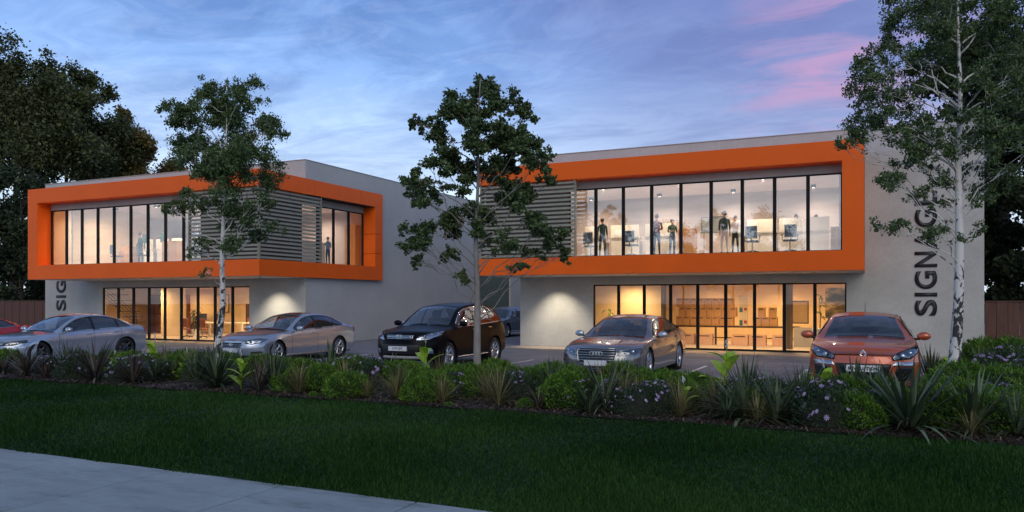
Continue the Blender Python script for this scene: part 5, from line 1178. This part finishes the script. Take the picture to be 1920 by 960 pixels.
# trees beyond the left building and fence
def bigtree(label, px, Y, lst, m, nl, size, seed, group, tpx=None, tr=.35, leanx=0, name='broadleaf_tree'):
    loc, d = tloc(px, Y); cl = px_clumps(loc, px, d, lst); H_ = max(c[1] for c in cl)
    return tree(name, label, loc, [(0, 0), (leanx * .3, H_ * .3), (leanx * .6, H_ * .6), (leanx, H_ * .9)], cl, m, M_darkbark, nl, size, tr, .1, group, seed, twigs=6, aspect=.6, cspread=.34, limb=.12, depth_=2.2)
GT = 'trees standing behind the left fence and building'
bigtree('tall dense dark green tree at the far left edge behind the fence', 30, 36, [(20, 110, 30), (-10, 130, 40), (55, 140, 26), (95, 130, 20), (85, 170, 40), (30, 180, 50), (-30, 200, 50), (120, 175, 24), (60, 230, 50), (130, 220, 36), (100, 270, 40), (0, 260, 40), (-40, 280, 50), (40, 290, 26), (150, 270, 30)], M_leafD, 50000, .25, 31, GT)
bigtree('broad dark green tree with forked trunk just behind the left building roof', 125, 39, [(155, 150, 24), (180, 165, 16), (145, 190, 34), (100, 200, 30), (190, 205, 30), (165, 240, 40), (205, 240, 26), (120, 250, 40), (150, 290, 40), (190, 290, 36), (100, 310, 34), (215, 275, 24), (70, 330, 30), (160, 330, 36)], M_leafD, 48000, .25, 32, GT)
bigtree('olive brown leaved tree rising over the left building parapet', 240, 44, [(225, 215, 14), (235, 240, 20), (215, 270, 28), (250, 270, 24), (200, 310, 32), (255, 300, 26), (290, 268, 16), (285, 290, 14), (300, 310, 22), (235, 335, 30), (275, 330, 26), (180, 330, 24), (320, 320, 16)], M_leafO, 42000, .25, 33, GT)
bigtree('dark shrubby tree above the left fence in the gap beside the building', 40, 31, [(20, 370, 30), (60, 400, 30), (0, 430, 36), (50, 460, 34), (15, 500, 34), (65, 520, 24), (30, 540, 26), (-30, 400, 40), (-30, 480, 40), (75, 350, 22), (80, 440, 22), (10, 555, 30), (50, 560, 26), (-20, 550, 30), (75, 500, 22), (78, 545, 20), (20, 470, 30), (60, 430, 24), (30, 340, 24)], M_leafR, 36000, .24, 34, GT, tr=.2)
bigtree('low dark tree with thin trunk at the left edge beside the sky gap', 8, 33, [(-10, 340, 24), (25, 345, 20), (-20, 300, 20), (60, 345, 20)], M_leafD, 5000, .16, 35, GT, tr=.2)
GR = 'evergreen trees beyond the right fence'
bigtree('tall dark evergreen behind the right birch crown', 1880, 33, [(1860, 60, 60), (1920, 40, 60), (1900, 120, 60), (1840, 120, 36), (1940, 180, 60), (1880, 190, 50), (1900, 260, 50), (1950, 300, 50), (1870, 280, 34), (1900, 340, 46), (1880, 400, 40), (1930, 380, 50)], M_leafR, 60000, .22, 41, GR, name='evergreen_tree')
bigtree('lower green tree above the right fence beside the building wall', 1930, 31, [(1870, 440, 26), (1900, 460, 36), (1865, 500, 24), (1890, 525, 26), (1930, 500, 40), (1870, 545, 18), (1910, 550, 24), (1960, 440, 50), (1870, 380, 24), (1905, 410, 40), (1940, 430, 40), (1900, 370, 34), (1890, 480, 30)], M_leafR, 44000, .2, 42, GR, tr=.2, name='evergreen_tree')
bigtree('spreading dark evergreen at the right edge of the picture', 2010, 30, [(1980, 100, 70), (2040, 160, 80), (2000, 260, 70), (2060, 300, 80), (1990, 360, 60), (2040, 420, 70), (1990, 480, 50), (2060, 520, 60)], M_leafR, 26000, .19, 43, GR, name='evergreen_tree')
# street trees on the far side of the road, seen only as reflections in the glass
for i, (x, y, h, lab) in enumerate(((-16.5, -17, 8.5, 'left'), (-8, -18, 9.5, 'middle'), (1.5, -17, 9, 'right'), (-27, -16, 9, 'far left'))):
    rng = random.Random(60 + i); cl = [(rng.gauss(0, 1.1), h * rng.uniform(.45, 1), rng.uniform(.5, .9)) for _ in range(22)]
    tree('street_tree', 'street tree across the road mirrored in the upper windows, the %s one' % lab, (x, y, 0), [(0, 0), (.1, h * .5), (0, h * .9)], cl, M_leafD, M_darkbark, 9000, .2, .14, .1, 'street trees across the road', 60 + i, twigs=5)
# ================================================================ PLANTING
def strip_blades(n, ln, wd, spread, curve, rng, segs=4, up=(0.25, 1.25), base_r=.03, cone=1.):
    b = MB()
    for i in range(n):
        a = rng.uniform(0, 6.283); tilt = up[0] + (up[1] - up[0]) * rng.random() ** 1.1 * cone; l = ln * rng.uniform(.65, 1.08); w = wd * rng.uniform(.7, 1.15)
        dr = Vector((math.cos(a), math.sin(a), 0)); sd = Vector((-dr.y, dr.x, 0)); p = dr * base_r * rng.random() + Vector((0, 0, .0)); th = tilt; L0 = []; c = MB
        for s_ in range(segs + 1):
            t = s_ / segs; ww = w * (.55 + .9 * t if t < .5 else 1.0 - (t - .5) * 1.85) * .5; L0 += [p - sd * ww, p + sd * ww]
            p = p + (dr * math.sin(th) + Vector((0, 0, math.cos(th)))) * l / segs; th += curve * (tilt + .15) / segs * rng.uniform(.7, 1.3)
        b.add(L0, [(2 * k, 2 * k + 1, 2 * k + 3, 2 * k + 2) for k in range(segs)], rng.random())
    return b
def mound_mesh(nm, m, seed, n=3200, size=.045, rx=1., rz=.75, lob=6, soft=.2):
    rs = np.random.RandomState(seed); u = rs.normal(0, 1, (n, 3)); u[:, 2] = np.abs(u[:, 2]) * 1.0 - .12; u /= np.linalg.norm(u, axis=1)[:, None]
    az = np.arctan2(u[:, 1], u[:, 0]); rr = 1 + .06 * np.sin(az * lob + seed) + .05 * np.sin(az * 3 + u[:, 2] * 5 + seed); r = rr * (1 - soft * rs.rand(n) ** 1.6)
    c = u * r[:, None] * np.array([rx, rx, rz]) * .5; c[:, 2] += .02
    t = u + rs.normal(0, .75, (n, 3)); t[:, 2] += .25; t /= np.linalg.norm(t, axis=1)[:, None]; w = np.cross(t, rs.normal(0, 1, (n, 3))); w /= np.linalg.norm(w, axis=1)[:, None]
    s = size * rs.uniform(.6, 1.3, n)[:, None]; V = np.empty((n, 3, 3)); V[:, 0] = c - w * s * .22; V[:, 1] = c + w * s * .22; V[:, 2] = c + t * s
    tone = np.clip(rs.rand(n) * .65 + .2 * np.sin(az * 5 + u[:, 2] * 7) + .12, 0, 1)
    return np_mesh(nm, V.reshape(-1, 3), 3, m, tone)
M_core = mat('shrub_inner_shade', (.012, .016, .008), .95)  # near-black colour stands in for the shade inside and under the shrubs
PROTO = {}
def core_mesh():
    b = MB(); b.ell((0, 0, .0), (.44, .44, .32), 12, 8); me = b.mesh('twigs', M_core, True); return me  # solid dark core added behind the leaves as painted shade
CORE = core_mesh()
def protos():
    for i in range(4): PROTO[('mound', i)] = [('foliage', mound_mesh('foliage', M_mound, 100 + i, 4600, .05)), ('twigs', CORE)]
    for i in range(4):
        rng = random.Random(200 + i); PROTO[('flax', i)] = [('blades', strip_blades(95, .95, .050, 1, .8, rng, 5).mesh('blades', M_flax)), ('dead_blades', strip_blades(16, .8, .04, 1, 1.2, rng, 5, (.9, 1.6)).mesh('dead_blades', M_flaxr))]
        rng = random.Random(210 + i); PROTO[('redflax', i)] = [('blades', strip_blades(85, .95, .042, 1, .8, rng, 5).mesh('blades', M_flaxr)), ('outer_blades', strip_blades(18, .9, .032, 1, 1.1, rng, 5, (.5, 1.4)).mesh('outer_blades', M_flax))]
        rng = random.Random(220 + i); PROTO[('upflax', i)] = [('blades', strip_blades(56, 1.0, .052, 1, .35, rng, 4, (.03, .62)).mesh('blades', M_flax))]
        rng = random.Random(230 + i); PROTO[('straw', i)] = [('blades', strip_blades(150, .95, .016, 1, 1.0, rng, 4, (.1, 1.15)).mesh('blades', M_gold))]
    for i in range(3):
        for nm, pm in (('daisy', M_petal), ('whitedaisy', M_petalw)):
            rs = random.Random(300 + i); b = MB()
            for _ in range(40):
                a = rs.uniform(0, 6.28); e = rs.uniform(.05, 1.35); r = .50; c = Vector((math.cos(a) * math.cos(e) * r, math.sin(a) * math.cos(e) * r, math.sin(e) * r * .85 + .05)); nv = Vector((c.x, c.y, c.z + .25)).normalized(); nv = (nv + Vector((rs.gauss(0, .3), rs.gauss(0, .3), 0))).normalized(); q = nv.to_track_quat('Z', 'Y'); s_ = rs.uniform(.024, .042); tone = rs.random()
                for k in range(8):
                    t = 2 * math.pi * k / 8; vs = [q @ Vector((0, 0, .006)), q @ Vector((s_ * .7 * math.cos(t - .25), s_ * .7 * math.sin(t - .25), .004)), q @ Vector((s_ * 1.1 * math.cos(t), s_ * 1.1 * math.sin(t), -.002)), q @ Vector((s_ * .7 * math.cos(t + .25), s_ * .7 * math.sin(t + .25), .004))]
                    b.add([v + c for v in vs], [(0, 1, 2, 3)], tone)
            PROTO[(nm, i)] = [('foliage', mound_mesh('foliage', M_daisyleaf, 310 + i, 2600, .05, 1., .85, 5, .5)), ('flower_heads', b.mesh('flower_heads', pm)), ('twigs', CORE)]
protos()
def canna_leaf(l, w, rng):
    b = MB(); n = 7; th = rng.uniform(.05, .5); p = Vector((0, 0, 0)); L0 = []; R0 = []; Mi = []
    for i in range(n + 1):
        t = i / n; ww = w * math.sin(math.pi * min(1, t * .93 + .07)) ** .8 * .5 if t < 1 else .002; Mi.append(p.copy()); L0.append(p + Vector((-ww, 0, ww * .35))); R0.append(p + Vector((ww, 0, ww * .35))); p = p + Vector((0, math.sin(th), math.cos(th))) * l / n; th += .13
    vs = L0 + Mi + R0; m_ = n + 1; fs = []
    for i in range(n): fs += [(i, m_ + i, m_ + i + 1, i + 1), (m_ + i, 2 * m_ + i, 2 * m_ + i + 1, m_ + i + 1)]
    b.add(vs, fs); b.r = [rng.random() * .7 + .3 * (k % 2) for k in range(len(fs))]; return b.mesh('leaf', M_canna, True)
CL = [canna_leaf(.55, .21, random.Random(400 + i)) for i in range(4)]
MARKS = [(-999, 60, 'the left picture edge'), (60, 150, 'left saloon front wheel'), (150, 255, 'left saloon doors'), (255, 350, 'left office windows'), (350, 430, 'left birch stem'), (430, 520, 'pale saloon grille'), (520, 610, 'pale saloon doors'), (610, 700, 'pale saloon tail'), (700, 790, 'black car plate'), (790, 870, 'black car front wheel'), (870, 940, 'slim middle tree'), (940, 1055, 'lit blank wall'), (1055, 1140, 'tall chrome grille'), (1140, 1225, 'bronze saloon headlight'), (1225, 1330, 'bronze saloon rear wheel'), (1330, 1430, 'shop window boxes'), (1430, 1530, 'cream planter window'), (1530, 1620, 'orange car left headlight'), (1620, 1725, 'orange car right headlight'), (1725, 1785, 'SIGNAGE letters'), (1785, 1850, 'right birch stem'), (1850, 9999, 'right picture edge')]
KL = {'mound': ('clipped_shrub', 'shrub', 'rounded bright green shrub'), 'flax': ('flax_plant', 'plant', 'arching dark green flax'), 'redflax': ('cordyline_plant', 'plant', 'spiky burgundy cordyline'), 'upflax': ('upright_flax_plant', 'plant', 'upright stiff green flax'), 'straw': ('straw_grass_tuft', 'grass tuft', 'straw coloured grass tuft'), 'daisy': ('daisy_bush', 'flower bush', 'dark bush with lavender daisies'), 'whitedaisy': ('daisy_bush', 'flower bush', 'dark bush with white daisies'), 'canna': ('canna_plant', 'plant', 'lime green broad leaved canna')}
PL = [ # kind, column, Y, size
 *[('redflax', x, y, s) for x, y, s in ((50, 11.7, .80), (180, 11.75, .95), (250, 11.75, .72), (85, 11.6, .5), (485, 11.8, .72), (1010, 11.8, .42), (5, 12.0, .75))],
 *[('flax', x, y, s) for x, y, s in ((405, 11.9, .88), (110, 12.5, .55), (330, 12.7, .6), (725, 13.6, .62), (700, 13.9, .5), (1085, 13.6, .55), (1135, 12.2, .80), (1105, 11.75, .52), (1395, 12.0, .80), (1365, 11.85, .5), (1455, 12.05, .78), (1705, 12.0, 1.02), (1825, 12.15, .90), (1640, 13.4, .78), (1175, 13.6, .66), (1905, 12.1, .6), (1880, 17.5, .8), (455, 14.0, .62), (580, 13.7, .55), (1040, 12.8, .5), (290, 12.2, .5), (1745, 14.2, .5))],
 *[('upflax', x, y, s) for x, y, s in ((1400, 13.7, .72), (1505, 13.2, .62), (990, 13.9, .42), (1747, 17.2, .72), (1605, 13.7, .72), (1670, 13.9, .6), (310, 13.6, .55), (1845, 18.5, .7), (960, 13.0, .5), (370, 13.9, .4))],
 *[('straw', x, y, s) for x, y, s in ((690, 11.75, .42), (830, 11.75, .52), (935, 11.9, .66), (915, 12.5, .6), (1270, 12.5, .60), (1275, 11.9, .50), (1345, 12.4, .62), (1420, 11.75, .45), (1195, 12.9, .55), (520, 13.0, .45), (1790, 14.2, .55), (1240, 12.0, .4), (1820, 11.75, .4))],
 *[('canna', x, y, s) for x, y, s in ((290, 13.3, .95), (215, 12.9, .55), (350, 12.7, .70), (452, 11.75, .78), (797, 13.9, 1.0), (1362, 14.1, 1.05), (1545, 13.4, .80), (1282, 12.3, .55), (1785, 16.6, .85), (565, 12.9, .35))],
 *[('daisy', x, y, s) for x, y, s in ((1060, 12.7, .60), (1095, 12.2, .5), (1200, 11.9, .55), (1230, 12.1, .58), (1175, 12.0, .45), (1440, 13.0, .62), (1550, 12.0, .70), (1515, 12.4, .55), (1570, 13.1, .55), (265, 12.9, .55), (300, 12.5, .5), (855, 12.6, .5), (1850, 17.8, .8), (1895, 19.0, .9), (1915, 15.6, .8), (95, 12.4, .5), (1620, 12.6, .5), (1150, 12.9, .5), (1870, 13.8, .6))],
 *[('whitedaisy', x, y, s) for x, y, s in ((560, 13.6, .55), (590, 13.2, .5), (65, 12.7, .45))],
 *[('mound', x, y, s) for x, y, s in ((205, 12.7, .60), (150, 12.4, .62), (245, 12.5, .62), (275, 12.0, .50), (345, 13.6, .62), (378, 13.7, .60), (330, 12.0, .66), (440, 12.9, .55), (500, 13.6, .66), (535, 13.4, .62), (548, 12.1, .62), (602, 12.4, .62), (625, 11.9, .55), (658, 12.2, .66), (660, 14.0, .66), (640, 13.4, .60), (705, 12.5, .60), (748, 12.3, .66), (765, 14.0, .58), (790, 12.9, .58), (808, 12.2, .62), (850, 13.4, .60), (838, 12.9, .55), (880, 12.8, .60), (870, 12.1, .50), (965, 14.0, .52), (1000, 13.2, .58), (1037, 14.1, .62), (1065, 13.5, .50), (1190, 13.3, .55), (1245, 14.0, .60), (1300, 14.0, .60), (1415, 14.0, .55), (1440, 13.8, .50), (1330, 13.4, .5), (1580, 12.7, .66), (1600, 12.0, .62), (1655, 12.9, .62), (1650, 12.1, .60), (1745, 12.9, .66), (1765, 12.1, .60), (1790, 13.3, .75), (1850, 13.2, .70), (1805, 15.4, .85), (1880, 15.2, .85), (1905, 13.2, .70), (1870, 12.0, .60), (985, 11.8, .30), (588, 11.45, .20), (842, 11.45, .16), (20, 12.6, .5), (1470, 13.2, .5), (1490, 12.6, .5), (1310, 12.9, .5), (1120, 13.0, .45), (430, 12.2, .5), (1850, 21.0, 1.0), (1790, 17.8, .7), (1890, 21.0, 1.0), (1760, 14.9, .5))],
]
cnt = {}; rows_ = {}
def rowname(Y): return 'front' if Y < 12.1 else ('middle' if Y < 13.3 else 'back')
def sizename(s): return 'small' if s < .45 else ('medium' if s < .7 else 'large')
fr_ = random.Random(77)
for Yf, stp in ((13.9, 34), (13.1, 38), (12.45, 40), (11.85, 46)):
    xq = 8
    while xq < (1520 if Yf > 13 else 1900):
        X = at(xq, Yf)
        if all((at(p[1], p[2]) - X) ** 2 + (p[2] - Yf) ** 2 > .33 ** 2 for p in PL) and not (xq < 290 and Yf > 12.7) and abs(X - at(405, 12.7)) > .3:
            PL.append((fr_.choice(['mound', 'mound', 'mound', 'mound', 'mound', 'flax', 'daisy', 'upflax', 'straw']), xq, Yf + fr_.uniform(-.1, .1), round(fr_.uniform(.56, .70), 2)))
        xq += stp
recs = []
spk = [(at(px, Y), Y) for kd, px, Y, s in PL if kd in ('flax', 'redflax', 'straw', 'canna', 'upflax')]
for q, (kd, px, Y, s) in enumerate(PL):
    if kd == 'mound' and s > .35:
        X = at(px, Y)
        for a, b_ in spk:
            if abs(a - X) < .42 and -.15 < b_ - Y < .9 and Y < 13.2: Y = min(13.4, b_ + .55)
        PL[q] = (kd, px, Y, s)
for kd, px, Y, s in PL:
    mk = next(m for a, b_, m in MARKS if a <= px < b_); recs.append([kd, px, Y, s, mk, rowname(Y)])
for r in recs:
    same = sorted([q for q in recs if q[0] == r[0] and q[4] == r[4] and q[5] == r[5]], key=lambda q: q[1]); pos = same.index(r)
    r.append('' if len(same) == 1 else (', leftmost' if pos == 0 else (', rightmost' if pos == len(same) - 1 else (', the middle one' if len(same) == 3 else ', %s from left' % ['', 'second', 'third', 'fourth', 'fifth'][pos]))))
for i, (kd, px, Y, s, mk, rw, od) in enumerate(recs):
    X = at(px, Y); nm, ct, ph = KL[kd]; rng = random.Random(500 + i)
    lab = '%s %s, %s row, below %s%s' % (sizename(s), ph, rw, mk, od)
    t = thing(nm, lab, ct, (X, Y, .0), rng.uniform(0, 6.28), {'mound': 'rounded shrubs in the planting bed', 'flax': 'flax in the planting bed', 'redflax': 'burgundy cordylines along the lawn edge', 'upflax': 'upright flax in the planting bed', 'straw': 'straw grass tufts in the planting bed', 'daisy': 'daisy bushes in the planting bed', 'whitedaisy': 'daisy bushes in the planting bed', 'canna': 'lime cannas in the planting bed'}[kd])
    if kd == 'canna':
        st_ = MB(); st_.tube([(0, 0, 0), (.01, 0, s * .45), (0, .02, s * .95)], [.014, .010, .005], 6); st_.build('stem', M_canna, t, local=True); st_.r = [.4] * len(st_.f)
        for k in range(7):
            o = bpy.data.objects.new('leaf', CL[k % 4]); link(o, t); o.location = (0, 0, s * (.12 + .09 * k)); q_ = s * rng.uniform(1.0, 1.35) * (1 - .06 * k); o.scale = (q_,) * 3; o.rotation_euler = (rng.uniform(-.9, -.25) * (1 - .08 * k), 0, k * 2.4 + rng.uniform(-.4, .4))
        fl = MB()
        for k in range(5): fl.ell((rng.uniform(-.02, .02), rng.uniform(-.02, .02), s * (.93 + .03 * k)), (.014, .014, .028), 6, 4)
        fl.build('flower_spike', M_petalw, t, local=True); fl.r = []
        continue
    var = i % (3 if 'daisy' in kd else 4)
    for pn, me in PROTO[(kd, var)]:
        o = bpy.data.objects.new(pn, me); link(o, t)
        if pn == 'flower_heads': o['kind'] = 'stuff'
        f = s * {'flax': 1.25, 'redflax': 1.2, 'upflax': 1.3, 'straw': 1.3, 'mound': (1.30 if Y < 12.2 else (1.42 if Y < 13.3 else 1.52)) if s > .35 else 1.1, 'daisy': 1.4, 'whitedaisy': 1.3}[kd]
        o.scale = (f * rng.uniform(.92, 1.1), f * rng.uniform(.92, 1.1), f * rng.uniform(.92, 1.08) * (1.28 if kd in ('mound', 'daisy', 'whitedaisy') else 1))
        if kd in ('mound', 'daisy', 'whitedaisy'): o.location.z = .10 * s if s > .35 else 0
